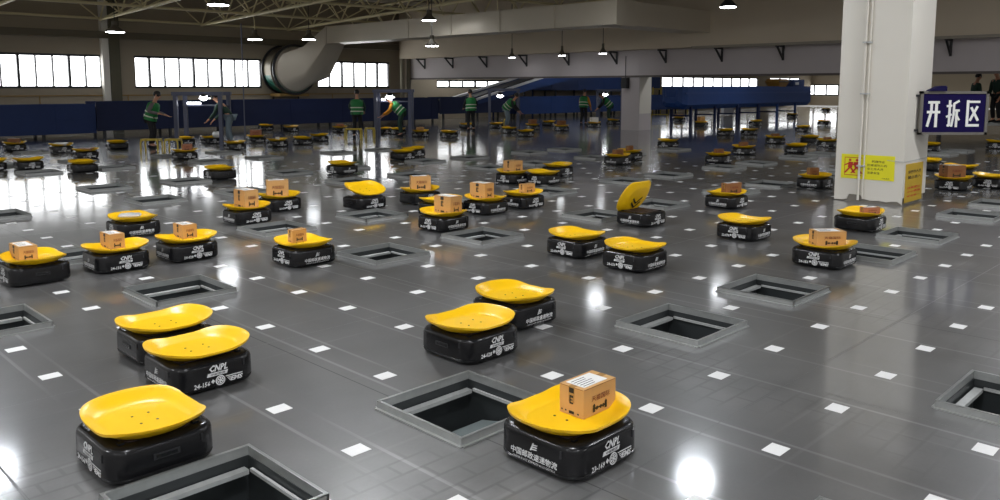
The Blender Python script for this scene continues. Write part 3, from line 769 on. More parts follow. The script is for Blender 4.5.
# wall piers
def pier(px0, px1, m, label, dep=.55, name='pillar'):
    mb = MB(); slabA(mb, qA(px0, KW-dep), qA(px1, KW-dep), 0, 6., KW-dep*2**.5, dep)
    o = mb.build(name, m); return tag(o, label, 'pillar')
pier(104, 111, cream, 'narrow pale pier against the window wall between the two left windows', .25)
pier(111, 121, mat('pier_dark', rgb(84, 80, 62), .7), 'dark olive wall pier between the two left windows', .35)
for px, lab in ((402.5, 'left one of two slim round wall pipes beside the third window'), (409, 'right one of two slim round wall pipes beside the third window')):
    p = onA(px, 89, KW-.5); mb = MB(); mb.tube([(p.x, p.y, 0), (p.x, p.y, 5.)], .11, 12)
    o = mb.build('wall_pipe', mat('pipe_tan', rgb(128, 120, 102), .5), None, True); tag(o, lab, 'pipe')
# beam on the mid pillar
q_b0, q_b1 = qB(1250, KB), (KW-KB)*0+onB(411, 89, KB).dot(EJ)
mb = MB(); slabB(mb, q_b0, q_b1, 2.0, 2.95, KB, .6)
slabB(mb, q_b0, q_b1, 1.96, 2.03, KB-.05, .1, 1)
o = mb.build('beam', [lilac, mat('cable_grey', rgb(96, 88, 84), .6)]); tag(o, 'long pale lilac concrete beam spanning from the back wall past the two pillars', 'beam')
mb = MB(); slabB(mb, q_b0, q_b1+.2, 2.95, 7.5, KB-.75, .9)
o = mb.build('wall_upper', wallbrown); o['kind'] = 'structure'
mb = MB(); slabB(mb, q_b0, qB(690, KB-.9), 2.90, 2.98, KB-.9, .12)
o = mb.build('trim_2', mat('gutter_grey', rgb(150, 142, 128), .5)); o['kind'] = 'structure'
br_xs = (425, 453, 487, 527, 569, 617, 666, 722, 783, 950)
names_b = ('leftmost small black wall bracket under the upper wall', 'second black wall bracket from the back corner', 'third black wall bracket from the back corner', 'black wall bracket above the inclined conveyor', 'black wall bracket just left of the lilac pillar, second nearest it', 'black wall bracket next to the top of the lilac pillar', 'first black wall bracket right of the lilac pillar', 'second black wall bracket right of the lilac pillar', 'black wall bracket left of the large pillar', 'black wall bracket right of the large pillar')
for bx, nm in zip(br_xs, names_b):
    p = onB(bx, 65, KB); q = p.dot(EJ); Mb = basis(EI*(KB*R2), EJ, -EI)
    t = thing('wall_bracket', nm, 'bracket', (0, 0, 0), 0, 'black brackets on the beam')
    mb = MB(); mb.box((q-.03, .0, 2.45), (q+.03, .05, 2.93), 0, Mb); mb.build('upright', darkm, t)
    mb = MB(); mb.box((q-.03, .0, 2.87), (q+.03, .52, 2.93), 0, Mb); mb.build('arm', darkm, t)
    mb = MB(); mb.bar(Mb @ Vector((q, .03, 2.50)), Mb @ Vector((q, .45, 2.88)), .05); mb.build('brace', darkm, t)
# mid pillar
m1 = G(638.5, 130.5); m1 = onB(638.5, 130.5, m1.x+m1.y)
sft = (KB-(m1.x+m1.y))/2; m1 = m1+Vector((sft, sft, 0)); m1.z = 0
def solve(dirv, px, lo=.2, hi=3.):
    for _ in range(40):
        md = (lo+hi)/2; x = PJ(m1+dirv*md)[0]
        if abs(x-PJ(m1)[0]) < abs(px-PJ(m1)[0]): lo = md
        else: hi = md
    return lo
w1 = solve(EJ, 621); w2 = solve(EI, 650.5)
mb = MB(); PMM = basis(m1, EI, EJ); mb.box((-.004, -.004, 0), (w2, w1, 2.0), 0, PMM); mb.box((-.004, .0, 2.0), (-.001, w1, 2.95), 0, PMM)
mb.box((.02, -.007, .62), (w2-.02, -.003, 2.0), 1, PMM)  # cream sheet paints in the light on the upper right face
o = mb.build('pillar', [lilac, cream]); tag(o, 'lilac square pillar standing far back under the beam', 'pillar')
t = thing('loudspeaker', 'black speaker box hung high on the lilac pillar', 'speaker', PMM @ Vector((-.1, w1*.72, 1.75)), ROT)
mb = MB(); mb.box((-.08, -.13, -.2), (.09, .13, .2)); mb.build('cabinet', darkm, t); mb = MB(); mb.box((-.085, -.11, -.18), (-.08, .11, .18)); mb.build('grille', belt, t)
mb = MB(); mb.bar((.02, 0, .2), (.02, 0, 1.0), .02); mb.build('cable', darkm, t)
# far end wall
KE = 100.
mb = MB(); slabB(mb, qB(1300, KE), qB(690, KE), 0, 7.5, KE, .3); o = mb.build('wall_far', wallm); o['kind'] = 'structure'
MW = basis(EI*(KE*R2), EJ, -EI); qa, qb = qB(839, KE), qB(803, KE); z0, z1 = onB(820, 95, KE).z, onB(820, 85, KE).z
mb = MB(); mb.box((qa, .02, z0), (qb, .04, z1), 0, MW); mb2 = MB()
for k in range(4): x = qa+(qb-qa)*k/3; mb2.box((x-.06, .03, z0), (x+.06, .12, z1), 0, MW)
for z in (z0, z1): mb2.box((qa, .03, z-.06), (qb, .12, z+.06), 0, MW)
root = bpy.data.objects.new('window_7', None); C.objects.link(root); root['kind'] = 'structure'
pn = mb.build('window_pane', daylight, root); pn['kind'] = 'structure'; fr = mb2.build('window_frame', darkm, root); fr['kind'] = 'structure'

# ---------------------------------------------------------------- roof: deck and trusses
zw = onA(98, 20, KW).z
def deck_z(d): return zw+1.25+.035*d                  # d: distance from the window wall
MWd = basis(EJ*(KW*R2), EI, EJ)
mb = MB()
vs = [MWd @ Vector((q, -d, deck_z(d)+h)) for h in (0, .1) for q, d in ((q_lo, -.3), (q_hi, -.3), (q_hi, 52), (q_lo, 52))]
mb.add(vs, [(0,1,2,3),(7,6,5,4),(0,4,5,1),(1,5,6,2),(2,6,7,3),(3,7,4,0)])
for d in [1.6*k for k in range(1, 32)]: mb.box((q_lo, -d-.03, deck_z(d)-.06), (q_hi, -d+.03, deck_z(d)+.02), 0, MWd)
o = mb.build('ceiling', deckm); o['kind'] = 'structure'
tq = [onA(98, 20, KW).dot(EI), onA(195, 27, KW).dot(EI), onA(285, 31, KW).dot(EI)]
sp = (tq[2]-tq[0])/2
roof_lab = ['cream pipe roof truss above the left part of the hall, second from the left edge', 'cream pipe roof truss ending above the second window', 'cream pipe roof truss ending above the round duct', 'cream pipe roof truss at the upper left corner of the picture', 'cream pipe roof truss behind the long box duct', 'cream pipe roof truss almost hidden above the beam corner']
for lab, q in zip(roof_lab, (tq[0], tq[0]+sp, tq[2], tq[0]-sp, tq[2]+sp)):
    t = thing('roof_truss', lab, 'truss', (0, 0, 0), 0, 'cream roof trusses')
    P = lambda d, top: MWd @ Vector((q, -d, (deck_z(d)-.12) if top else zw+.036*d))
    D = 26.
    mb = MB(); mb.tube([P(.2, 0), P(D, 0)], .055, 10); mb.build('lower_chord', truss, t, True)
    mb = MB(); mb.tube([P(.2, 1), P(D, 1)], .05, 10); mb.build('upper_chord', truss, t, True)
    mb = MB(); k = 0; d = .2
    while d+2. < D:
        mb.tube([P(d, 0), P(d+1., 1)], .03, 8); mb.tube([P(d+1., 1), P(d+2., 0)], .03, 8); d += 2.
    mb.build('web_members', truss, t, True)
    mb = MB(); d = 1.2                                # slanting struts to the neighbour, forming the space frame
    while d < D-2:
        for sg in ((-1, 1) if q < tq[2]+.5*sp else (-1,)):
            a = P(d-1., 0); b = MWd @ Vector((q+sg*sp/2, -d, deck_z(d)-.12)); mb.tube([a, b], .025, 8)
        d += 2.
    mb.build('side_struts', truss, t, True)
plab = ('cream purlin pipe nearest the window wall, low under the roof', 'second cream purlin pipe out from the window wall', 'third cream purlin pipe out from the window wall', 'fourth cream purlin pipe out from the window wall', 'fifth cream purlin pipe out from the window wall')
for lab, d, top in zip(plab, (.2, 4.2, 8.2, 12.2, 16.2), (0, 0, 0, 0, 0)):
    mb = MB(); z = zw+.036*d+.04; mb.tube([MWd @ Vector((q_lo, -d, z)), MWd @ Vector(((KB-1.75)*R2, -d, z))], .05, 10)
    o = mb.build('purlin', truss, None, True); tag(o, lab, 'purlin', 'cream purlins')
zb = onA(100, 36, KW).z
mb = MB(); mb.box((q_lo, -.28, zb-.07), (qA(400, KW), -.05, zb+.16), 0, MWd); mb.box((q_lo, -.34, zb-.09), (qA(400, KW), -.05, zb-.06), 0, MWd)
o = mb.build('wall_beam', mat('beam_brown', rgb(104, 96, 78), .6)); tag(o, 'brown steel beam running along the window wall just under the roof', 'beam')

# ---------------------------------------------------------------- ventilation: box duct, slanted piece, fan
k_d = 27.36; pc = onB(617, 24, k_d); zb_, zt_ = pc.z, pc.z+.70
pe = onB(326, 46, k_d); wd = .95
t = thing('air_duct', 'long square pale sheet metal air duct under the roof', 'duct', (0, 0, 0))
Md = Matrix((EJ, EI, UP)).transposed().to_4x4(); Md.translation = Vector((pc.x, pc.y, 0)); Ld = (Vector((pe.x, pe.y, 0))-Vector((pc.x, pc.y, 0))).length
mb = MB(); mb.box((0, 0, zb_), (Ld, wd, zt_), 0, Md)
q = mb.build('straight_run', duct, t)
mb = MB(); mb.box((0, wd, zb_), (1.05, 5.35, zt_), 0, Md); mb.build('branch', duct, t)
k = 0
for q in [.02]+[2.4*k for k in range(1, 5)]+[Ld-.05]:
    mb = MB()
    for lo, hi in (((q-.02, -.025, zb_-.025), (q+.02, wd, zb_)), ((q-.02, -.025, zt_), (q+.02, wd, zt_+.025)), ((q-.02, -.025, zb_-.025), (q+.02, 0, zt_+.025))): mb.box(lo, hi, 0, Md)
    f_ = mb.build('flange', duct, t)
for q in (1.2, 5.0, 8.6):
    mb = MB(); mb.bar(Md @ Vector((q, .1, zt_)), Md @ Vector((q, .1, zt_+1.4)), .03); mb.bar(Md @ Vector((q, wd-.1, zt_)), Md @ Vector((q, wd-.1, zt_+1.4)), .03); mb.build('hanger', truss, t)
# slanted loft from the duct end down to the fan ring
fc = onA(283, 70, KW); fr_ = 1.0                          # fan centre on the wall
cen = Vector((fc.x, fc.y, fc.z)); n = 32
def ringv(c, r, off, a0=0., a1=2*PI, nn=32, full=True): return [c-EJ*off+EI*r*math.cos(a0+(a1-a0)*k/(nn if full else nn-1)+PI/4*full)+UP*r*math.sin(a0+(a1-a0)*k/(nn if full else nn-1)+PI/4*full) for k in range(nn)]
def rectv(c, hw, z0, z1):
    out = []
    for k in range(n):
        a = 2*PI*k/n+PI/4; cx, sy = math.cos(a), math.sin(a); sc = 1/max(abs(cx), abs(sy))
        out.append(c+EI*hw*cx*sc+UP*((z0+z1)/2+(z1-z0)/2*sy*sc))
    return out
endc = Md @ Vector((Ld, wd/2, 0))
mid_c = Vector((cen.x, cen.y, 0))+EI*.75-EJ*1.45
mb = MB(); mb.loops([rectv(endc, wd/2, zb_, zt_), rectv(mid_c, .62, cen.z-.30, cen.z+.95), ringv(cen, fr_*.9, 1.1), ringv(cen, fr_*.94, .98)], 0, False, False); mb.build('slanted_reducer', duct, t, True, 30)
t = thing('wall_fan', 'big round exhaust fan with green housing on the window wall', 'fan', (0, 0, 0))
for nm, a0, a1, m_ in (('upper_shell', -.45, PI+.25, fan_ring), ('lower_shell', PI+.25, 2*PI-.45, green_d)):  # tan upper half paints in the reflection on the green housing
    mb = MB(); A = [ringv(cen, r, o, a0, a1, 24, False) for r, o in ((fr_*.98, -.02), (fr_*.98, .98), (fr_*.94, .98), (fr_*.94, -.02))]; N = 24
    mb.add([p for l in A for p in l], [(q*N+k, q*N+k+1, ((q+1) % 4)*N+k+1, ((q+1) % 4)*N+k) for q in range(4) for k in range(N-1)]); mb.build(nm, m_, t, True, 30)
for off in (.06, .78, .97):
    mb = MB(); mb.loops([ringv(cen, fr_*.97, off-.03), ringv(cen, fr_*1.06, off-.03), ringv(cen, fr_*1.06, off+.03), ringv(cen, fr_*.97, off+.03)], 0, False, False); mb.build('ring_flange', darkm if off != .78 else fan_ring, t, True, 30)
mb = MB(); mb.box((-.7, -.9, -.12), (.7, -.1, 0), 0, basis(cen-UP*fr_, EI, EJ)); mb.build('support_shelf', mat('rail_ochre', (1,1,1)), t)
mb = MB(); 
for a in (-.6, .6): mb = MB(); mb.bar(cen-UP*(fr_+.1)+EI*a+EJ*-.2, cen-UP*(fr_+1.0)+EI*a-EJ*.05, .06); mb.build('support_leg', darkm, t)

# ---------------------------------------------------------------- lamps
lg_soft = mat('lamp_glow_soft', (1, 1, 1), .5, emit=(.93, .96, 1.), es=26.)
lg_rear_added = mat('lamp_glow_rear_added', (1, 1, 1), .5, emit=(.95, .97, 1.), es=48.)
def lamp(p, r, label, hang=1.2, hook=False, glow=None):
    dd = (KW-(p.y-p.x))*R2
    if not hook: hang = max(.5, deck_z(dd)-.05-p.z)
    t = thing('high_bay_lamp', label, 'lamp', p, 0, 'high bay lamps')
    mb = MB(); n = 20
    mb.tube([(0, 0, .0), (0, 0, .05), (0, 0, .16), (0, 0, .24)], [r, r*.97, r*.45, r*.3], n, cap=False); mb.tube([(0, 0, .22), (0, 0, .36)], r*.32, 14); mb.build('lamp_shade', darkm if 'cone' in label else mat('shade_grey', rgb(92, 86, 74), .5), t, True, 50)
    mb = MB(); mb.tube([(0, 0, -.012), (0, 0, .02)], [r*.93, r*.93], n); g = mb.build('diffuser', glow or lg_soft, t); g['label'] = 'glowing white diffuser'
    mb = MB()
    if hook: mb.tube([(0, 0, .34), (0, 0, .7), (-.06, 0, .95), (-.22, 0, 1.08), (-.4, 0, 1.1)], .025, 8)
    else: mb.tube([(0, 0, .35), (0, 0, hang)], .012, 6)
    mb.build('suspension', truss if hook else darkm, t)
def lp(px, py, d):                                    # lamp on a line of sight at ground distance d
    r = ray(px, py); k = d/r.y; return Vector((r.x*k, d, H+r.z*k))
lamp(lp(115, 32, 27.5), .30, 'lamp hanging in front of the dark wall pier', 1.4)
lamp(lp(218, 5, 23.), .30, 'lamp hanging at the top edge left of the picture centre', 1.0)
lamp(lp(255, 39.5, 31.), .27, 'lamp on a curved white gooseneck above the second window', 1., True)
lamp(lp(309, 39.5, 31.5), .27, 'lamp just above the slanted end of the air duct', 1.3)
lamp(lp(429, 20.5, 28.2), .25, 'lamp hanging in front of the long air duct', .9)
lamp(lp(432, 46, 28.2), .23, 'lamp hanging below the long air duct near the back corner', 1.3)
lamp(lp(728, 7, 20.), .20, 'black cone lamp hanging before the upper wall at the top of the picture', .9)
for px, py, lab in ((512, 57.5, 'small lamp, leftmost of three under the upper wall'), (562, 55.5, 'small lamp, middle of three under the upper wall'), (603, 53.5, 'small lamp, nearest the lilac pillar of three under the upper wall')):
    p = onB(px, py, KB-1.6); lamp(p, .14, lab, .8)
for p in ((8.6, 29.6, 3.7), (-1.5, 40.5, 3.6), (4.5, 41.5, 4.1), (13, 36., 4.2), (18, 45., 4.2), (26, 50., 4.2), (22, 34., 4.2), (9, 47., 4.2), (30, 40, 4.2)):  # unseen lamps added to brighten the conveyors and pillar beyond the beam
    lamp(Vector(p), .34, 'unseen lamp added to brighten the rear hall beyond the beam', glow=lg_rear_added)
# overhead lamps that show only as floor reflections, then unseen ones added for light
for p in ((-.7, 18.2, 4.1), (2.75, 22.3, 4.35)): lamp(Vector(p), .25, 'lamp hung above the middle of the sorting floor', 1.)
for p in ((2.9, 11.3, 4.1), (-7.5, 11.6, 4.1)): lamp(Vector(p), .26, 'lamp hung above the near floor whose glow the floor mirrors', 1., glow=mat('lamp_glow_mid', (1, 1, 1), .5, emit=(.88, .93, 1.), es=62.))
for p in ((-3., 6., 4.2), (5.5, 4.5, 4.2), (10.5, 14.5, 4.1), (0, 1.5, 4.3), (-6.5, 3., 4.3), (2.8, -3.5, 4.4), (-3.5, -3., 4.4), (8.5, -1.5, 4.4), (0, -8., 4.5), (6.6, 8.6, 4.2), (-1.6, 9.2, 4.3), (14., 8., 4.2), (-14., 9., 4.2)):  # unseen lamps added around the camera to light the near floor
    lamp(Vector(p), .27, 'unseen lamp added to brighten the near part of the sorting floor', 1., glow=lg_added)

# ---------------------------------------------------------------- conveyors
def conveyor(name, label, k, px0, px1, z0, z1, dep, m, legs=2.2, cat='conveyor', ribs=True):
    q0, q1 = qA(px0, k), qA(px1, k); M = basis(EJ*(k*R2), EI, EJ)
    t = thing(name, label, cat, M @ Vector((q0, 0, 0)), 0)
    M = basis(-EI*0+EJ*0, EI, EJ); L = q1-q0
    mb = MB(); mb.box((0, 0, z0), (L, .05, z1), 0, M); mb.box((0, -.02, z1-.06), (L, .05, z1), 0, M); mb.box((0, -.02, z0), (L, .05, z0+.05), 0, M)
    if ribs:
        x = 0
        while x < L: mb.box((x, -.012, z0), (x+.03, 0, z1), 0, M); x += 2.4
        mb.box((0, -.012, (z0+z1)/2-.01), (L, 0, (z0+z1)/2+.02), 0, M)
    mb.build('side_panel', m, t)
    mb = MB(); mb.box((0, dep-.05, z0), (L, dep, z1), 0, M); mb.build('rear_panel', m, t)
    mb = MB(); mb.box((0, .05, z1-.16), (L, dep-.05, z1-.12), 0, M); mb.build('belt', belt, t)
    x = .2
    while x < L:
        mb = MB(); mb.box((x, .02, 0), (x+.08, .1, z0+.02), 0, M); mb.box((x, dep-.1, 0), (x+.08, dep-.02, z0+.02), 0, M); mb.build('leg', darkm, t); x += legs if L < 25 else 3.
    return t
conveyor('belt_conveyor', 'lower dark blue conveyor wall at the left edge below the first window', 39.5, -260, 94, .12, 1.06, 1.0, mat('conveyor_deep_blue', (.007, .030, .135), .55, var=.18, scale=1.5))
conveyor('belt_conveyor', 'long navy conveyor wall behind the workers in green vests', 40.0, 95, 438, .16, 1.13, 1.0, navy)
conveyor('belt_conveyor', 'navy conveyor stretch beyond the beam corner below the inclined conveyor', 40.6, 440, 512, .35, 1.14, .9, navy)
conveyor('belt_conveyor', 'bright blue conveyor stretch left of the lilac pillar', 40.3, 520, 690, .22, 1.12, .9, blue)
# inclined conveyor
ka = 41.8; a = onA(450, 99, ka); b = onA(520, 76.5, ka); c = a+(b-a)*2.0
t = thing('inclined_conveyor', 'inclined conveyor with two white edge rails rising towards the beam', 'conveyor', (0, 0, 0))
for nm, off in (('white_rail', -.0), ('white_rail', 1.5)):
    mb = MB(); mb.bar(a+EJ*-off*.6+UP*(-.02*off)+EI*off*.6, c+EJ*-off*.6+EI*off*.6, .10, .12); mb.build(nm, rail_w, t)
mb = MB(); mb.bar(a+(c-a)*.0-EJ*.4+EI*.4-UP*.05, c-EJ*.4+EI*.4-UP*.05, .8, .06); mb.build('belt', belt, t)
d_ = (c-a); 
for nm, off in (('side_panel', -.05), ('side_panel', 1.6)):
    mb = MB(); p0 = a-EJ*off*.6+EI*off*.6; p1 = c-EJ*off*.6+EI*off*.6
    mb.loops([[p0-UP*.06+EJ*w, p1-UP*.06+EJ*w, p1-UP*.75+EJ*w, p0-UP*.25+EJ*w] for w in (0, .04)]); mb.build(nm, blue, t)
for f_ in (.3, .6):
    mb = MB(); p = a+(c-a)*f_; mb.bar((p.x, p.y, 0), (p.x, p.y, p.z-.1), .1); mb.build('leg', navy, t)
# raised blue deck behind, between incline and lilac pillar
t = conveyor('elevated_conveyor', 'raised dark blue conveyor deck under the beam left of the lilac pillar', 43.0, 522, 660, 1.42, 2.3, .9, blue, 2.6)
# raised hull shaped conveyor at right
p0 = G(682, 124); k_h = p0.y-p0.x; qh0 = p0.dot(EI); qh1 = qA(811, k_h); Mh = basis(EJ*(k_h*R2), EI, EJ); Lh = qh1-qh0
t = thing('raised_conveyor', 'raised royal blue conveyor trough on a frame right of the lilac pillar', 'conveyor', (0, 0, 0))
prof = [(0, .82), (.2, .62), (1.02, .62), (1.22, .82), (1.22, 1.64), (1.14, 1.64), (1.1, 1.1), (.12, 1.1), (.08, 1.64), (0, 1.64)]
def scale_prof(s, x): return [Mh @ Vector((x, .61+(y-.61)*s, 1.24+(z-1.24)*s)) for y, z in prof]
mb = MB(); mb.loops([scale_prof(.55, qh0), scale_prof(.85, qh0+.12), scale_prof(1., qh0+.4), scale_prof(1., qh1)]); mb.build('trough', mat('hull_blue', (.016, .065, .26), .5, var=.15), t)
mb = MB(); mb.box((qh0+.3, .13, 1.1), (qh1, 1.09, 1.14), 0, Mh); mb.build('belt', belt, t)
mb = MB(); mb.box((qh0+.2, -.03, 1.3), (qh1, 0, 1.36), 0, Mh); mb.build('edge_strip', brightblue, t)
x = qh0+.8
while x < qh1:
    for y in (.1, 1.1):
        mb = MB(); mb.box((x, y-.05, 0), (x+.1, y+.05, .9), 0, Mh); mb.build('leg', brightblue if x > qh0+Lh*.55 else navy, t)
    mb = MB(); mb.box((x, .1, .3), (x+.06, 1.1, .36), 0, Mh); mb.build('cross_brace', navy, t); x += Lh/6.2
t = thing('conveyor_drive_unit', 'blue square drive tower at the right end of the raised conveyor', 'machine', Mh @ Vector((qh1-1.5, .3, 0)), ROT)
mb = MB(); mb.box((0, 0, 1.62), (1.3, .8, 2.0)); mb.build('housing', blue, t); mb = MB(); mb.box((.2, -.02, 1.72), (.6, 0, 1.86)); mb.build('control_panel', rail_w, t)
t = thing('hopper', 'orange brown hopper box on top of the raised conveyor', 'hopper', Mh @ Vector((qh1-3.4, .3, 1.62)), ROT)
mb = MB(); mb.loops([rrect(.45, .3, .1, 0), rrect(.6, .42, .12, .25), rrect(.5, .35, .1, .4)]); mb.build('bin', mat('hopper_orange', (.38, .2, .04), .5), t, True); mb = MB(); mb.box((-.62, -.44, .23), (.62, -.41, .28)); mb.build('lip', darkm, t)
t = thing('cabinet', 'white control cabinet under the left end of the raised conveyor', 'cabinet', G(727, 116), .1)
mb = MB(); mb.box((-.28, -.2, .05), (.28, .2, .95)); mb.build('body', rail_w, t); mb = MB(); mb.box((-.25, -.215, .1), (.25, -.2, .9)); mb.build('door', rail_w, t); mb = MB(); mb.box((.17, -.235, .45), (.2, -.215, .55)); mb.build('handle', darkm, t)
# dark railing in front of the far windows
pr0 = onA(656, 98, KW-3); KR = KW-1.9; t = thing('railing', 'pale railing before the windows right of the lilac pillar', 'railing', (0, 0, 0))
for z in (1.1, 1.6): mb = MB(); mb.bar(onA(652, 89, KR)*1+UP*(z-H), onA(690, 89, KR)+UP*(z-H), .05); mb.build('rail', yel_paint, t)
for px in (653, 661, 669, 678, 688): p = onA(px, 89, KR); mb = MB(); mb.bar((p.x, p.y, 0), (p.x, p.y, 1.6), .06); mb.build('post', yel_paint, t)

# ---------------------------------------------------------------- workstations, stands, pole
def station(px0, px1, yb, ytop, label, lampx=None, lampy=None, shelf=True):
    p = G(px0, yb); q = atY(px1, yb, p.y+.25); z = atY(px0, ytop, p.y).z
    t = thing('workstation_frame', label, 'workstation', (p.x, p.y, 0)); w = q.x-p.x
    for x, y in ((0, 0), (w, 0), (0, .7), (w, .7)):
        mb = MB(); mb.box((x-.05, y-.05, 0), (x+.05, y+.05, z)); mb.build('post', frame_grey, t)
    mb = MB(); mb.box((-.08, -.08, z), (w+.08, .05, z+.10)); mb.box((-.08, .62, z), (w+.08, .75, z+.10)); mb.build('top_beam', frame_grey, t)
    if shelf:
        mb = MB(); mb.box((0, .5, z*.78), (w, .72, z*.78+.04)); mb.build('shelf', frame_grey, t)
        mb = MB(); mb.box((w*.12, .45, z*.78+.05), (w*.42, .5, z*.78+.11)); mb.build('light_tube', bulbglow, t)
    if lampx:
        l = atY(lampx, lampy, p.y); x = l.x-p.x; zz = l.z
        mb = MB(); mb.tube([(x, 0, zz+.0), (x, 0, zz+.1), (x, 0, zz+.14)], [.16, .12, .05], 14); mb.build('lamp_shade', darkm, t, True)
        mb = MB(); mb.tube([(x, -.02, zz-.02), (x, -.02, zz+.0)], .15, 14); mb.tube([(x, -.05, zz-.02), (x, -.1, zz+.06)], .10, 14); mb.build('lamp_bulb', bulbglow, t)
        mb = MB(); mb.bar((x, 0, zz+.1), (x, 0, z+.02), .02); mb.build('lamp_stem', darkm, t)
    return t
station(177.5, 225, 145, 95.5, 'grey workstation frame at left with a worker bending inside', 205, 98)
station(376, 411, 137, 92.5, 'grey workstation frame where the orange sleeved worker bends', 390, 97)
station(489.5, 518, 127, 91, 'grey workstation frame at the foot of the inclined conveyor', 500, 96, False)
station(599, 623, 123, 91.5, 'grey workstation frame just left of the lilac pillar', 605, 94.5, False)
p = G(245.5, 146); mb = MB(); mb.tube([(0, 0, 0), (0, 0, 3.3)], .017, 8); mb.tube([(0, 0, 0), (0, 0, .02)], .12, 14)
o = mb.build('pole', frame_grey, None, True); o.location = p; tag(o, 'thin grey pole standing before the second window', 'pole')
def stand(px0, px1, yb, yt, label):
    p = G(px0, yb); q = atY(px1, yb, p.y); w = q.x-p.x; z = max(.3, atY(px0, yt, p.y).z)
    t = thing('yellow_stand', label, 'stand', (p.x, p.y, 0))
    for x, y in ((0, 0), (w, 0), (0, .28), (w, .28)):
        mb = MB(); mb.tube([(x, y, 0), (x, y, z-.04)], .02, 8); mb.build('leg', yel_paint, t, True)
    mb = MB(); mb.tube([(0, 0, z-.06), (.04, 0, z), (w-.04, 0, z), (w, 0, z-.06)], .02, 8); mb.tube([(0, .28, z-.06), (.04, .28, z), (w-.04, .28, z), (w, .28, z-.06)], .02, 8)
    mb.bar((.02, 0, z), (.02, .28, z), .05); mb.bar((w-.02, 0, z), (w-.02, .28, z), .05); mb.build('top_rail', yel_paint, t, True)
stand(141, 158, 152.5, 140, 'yellow tube stand in front of the standing worker at left')
stand(165, 178, 152.5, 140, 'yellow tube stand left of the reddish carton robot')
stand(345, 360.5, 139, 130.5, 'yellow tube stand in front of the worker seen from behind')
stand(365, 373.5, 138, 131, 'small yellow tube stand left of the second workstation')
stand(651, 668, 121, 116, 'yellow tube stand right of the lilac pillar')
stand(504, 507.5, 127, 121, 'narrow yellow tube stand beside the worker in pale jeans')

# ---------------------------------------------------------------- people
def skinmesh(name, V, E, Rr, m, parent, sub=1, root=0):
    me = bpy.data.meshes.new(name); me.from_pydata([tuple(v) for v in V], E, [])
    o = bpy.data.objects.new(name, me); C.objects.link(o)
    md = o.modifiers.new('s', 'SKIN'); md.use_smooth_shade = True; md.branch_smoothing = .4
    for k, d in enumerate(me.skin_vertices[0].data):
        r = Rr[k]; d.radius = r if isinstance(r, tuple) else (r, r); d.use_root = (k == root)
    s = o.modifiers.new('u', 'SUBSURF'); s.levels = s.render_levels = sub
    dg = bpy.context.evaluated_depsgraph_get(); nm = bpy.data.meshes.new_from_object(o.evaluated_get(dg))
    bpy.data.objects.remove(o); bpy.data.meshes.remove(me)
    nm.name = name; nm.materials.clear(); nm.materials.append(m)
    nm.polygons.foreach_set('use_smooth', [True]*len(nm.polygons))
    return link(name, nm, parent)
BULK = 1.14
